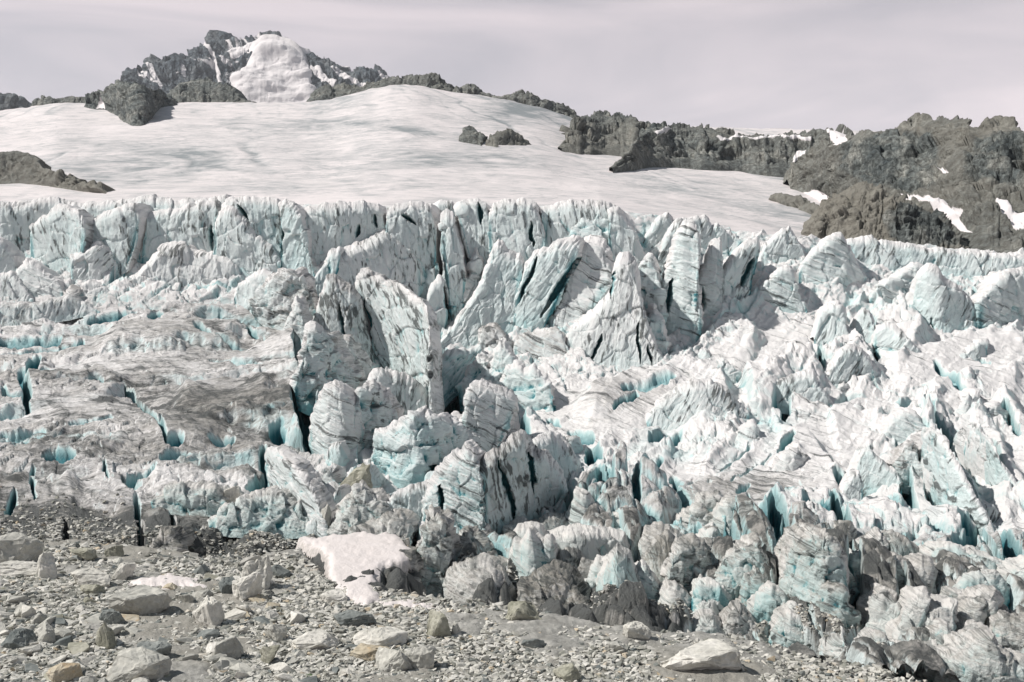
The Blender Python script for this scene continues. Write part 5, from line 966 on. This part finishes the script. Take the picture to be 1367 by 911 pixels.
give_labels(PEND, SMARKS)
def small_stones(name, n, region, smin, smax, label, zfun, mat_i, tint_hi=1.):
    rg = np.random.default_rng(n); base = [tri_arrays(hull(9 + j % 4, 40 + j, (1, .8, .6))) for j in range(8)]
    Vs, Fs, Ts = [], [], []; off = 0; c = 0
    while c < n:
        px, py = region(rg)
        if px is None: continue
        P = zfun(px, py); m = P[1] / F
        s_ = (smin + (smax - smin) * rg.random() ** 2.4) * m * .55
        V, T_ = base[rg.integers(8)]; a = rg.uniform(0, 6.28); ca, sa = math.cos(a), math.sin(a); b_ = rg.uniform(-.5, .5); cb, sb = math.cos(b_), math.sin(b_)
        M_r = np.array([[ca, sa, 0], [-sa, ca, 0], [0, 0, 1]]) @ np.array([[cb, 0, sb], [0, 1, 0], [-sb, 0, cb]])
        Vs.append((V * s_ * rg.uniform(.75, 1.25, 3)) @ M_r + P + np.array([0, 0, s_ * .15])); Fs.append(T_ + off); Ts.append(np.full(len(V), rg.random())); off += len(V); c += 1
    me = raw_mesh(name, np.concatenate(Vs), np.concatenate(Fs), False, {'tint': np.concatenate(Ts)})
    link_mesh(name, me, mat_i, label=label, kind='stuff')
def stone_mix_material():
    m, t, b = newmat('mixed_small_stones'); pos = geo_pos(t)
    col = ramp(t, attr(t, 'tint'), [(0, (.12, .135, .135)), (.14, (.25, .25, .22)), (.35, (.37, .365, .33)), (.6, (.49, .48, .44)), (.95, (.60, .585, .545)), (1.0, (.46, .38, .27))])
    n2 = noise(t, pos, 9, 5, .7); col = mix(t, .7, col, ramp(t, n2, [(.3, .6), (.7, 1.25)]), 'MULTIPLY')
    t.links.new(col, b.inputs['Base Color']); b.inputs['Roughness'].default_value = .9; b.inputs['Specular IOR Level'].default_value = .15; bump(t, b, n2, .6, .05); return m
MIX = stone_mix_material()
def reg_m(rg):
    px = rg.uniform(-60, 1240); py = rg.uniform(725, 930)
    d = dens(px, py)
    if rg.random() > .5 + .5 * d or py < edge_y(px) + rg.uniform(-4, 8): return None, None
    return px, py
small_stones('rubble', 60000, reg_m, 2.2, 14, 'small stones and gravel covering the moraine', lambda a, b: moraine_point(np.float64(a), np.float64(b)), MIX)
GP = ICE_GRID; _w = (sst(26, -4, np.abs(GP[1] - edge_y(GP[0]) + 16)) * .9 + sst(700, 738, GP[1]) * sst(440, 330, GP[0]) * .5 + sst(640, 700, GP[1]) * sst(200, 60, GP[0]) * .3) * (GP[1] < edge_y(GP[0]) + 12)
_w = (_w * (.4 + .6 * (fbm(GP[0] / 18, GP[1] / 12, 4., 3) > -.05))).ravel(); _w[(GP[0].ravel() < -60) | (GP[0].ravel() > 1180)] = 0; _w /= _w.sum()
_pick = iter(np.random.default_rng(9).choice(_w.size, 9000, p=_w)); _flat = GP[2].reshape(-1, 3)
small_stones('debris', 8500, lambda rg: (next(_pick), 0), 2.0, 9, 'stones and grit strewn over the lower edge of the ice', lambda a, b: _flat[a], MIX)
# a low green cushion plant by the bottom edge
P = moraine_point(np.float64(411), np.float64(905)); rg = np.random.default_rng(2); V = []; Fc = []
for i in range(260):
    a = rg.uniform(0, 6.28); rr = .30 * rg.random() ** .5; c0 = P + np.array([rr * math.cos(a), rr * math.sin(a), .05 + .10 * (1 - rr / .3)]); d1 = rg.normal(size=3) * .03; d2 = rg.normal(size=3) * .03
    V += [c0, c0 + d1, c0 + d2]; Fc.append([3 * i, 3 * i + 1, 3 * i + 2])
gm, gt, gb = newmat('green_leaves'); gb.inputs['Base Color'].default_value = (.06, .13, .03, 1)
me = raw_mesh('plant', np.array(V) - P, np.array(Fc), False); o = link_mesh('plant', me, gm, label='tiny green cushion plant between the stones at the bottom edge', category='plant'); o.location = P

# ---------------- the thin air between here and the far peak ----------------
hb = np.array([[x, y, z] for x in (-2600, 2600) for y in (-150, 3900) for z in (-36, 1150)], float)
me = raw_mesh('haze', hb, np.array([[0, 1, 3, 2], [4, 6, 7, 5], [0, 4, 5, 1], [2, 3, 7, 6], [0, 2, 6, 4], [1, 5, 7, 3]]), False)
hm = bpy.data.materials.new('haze'); hm.use_nodes = True; ht = hm.node_tree; ht.nodes.clear()
ho = N(ht, 'ShaderNodeOutputMaterial'); hv = N(ht, 'ShaderNodeVolumePrincipled'); hv.inputs['Color'].default_value = (.86, .90, .97, 1); hv.inputs['Density'].default_value = .00005; hv.inputs['Anisotropy'].default_value = .2
ht.links.new(hv.outputs[0], ho.inputs['Volume'])
link_mesh('haze', me, hm, kind='stuff', label='thin haze in the mountain air')
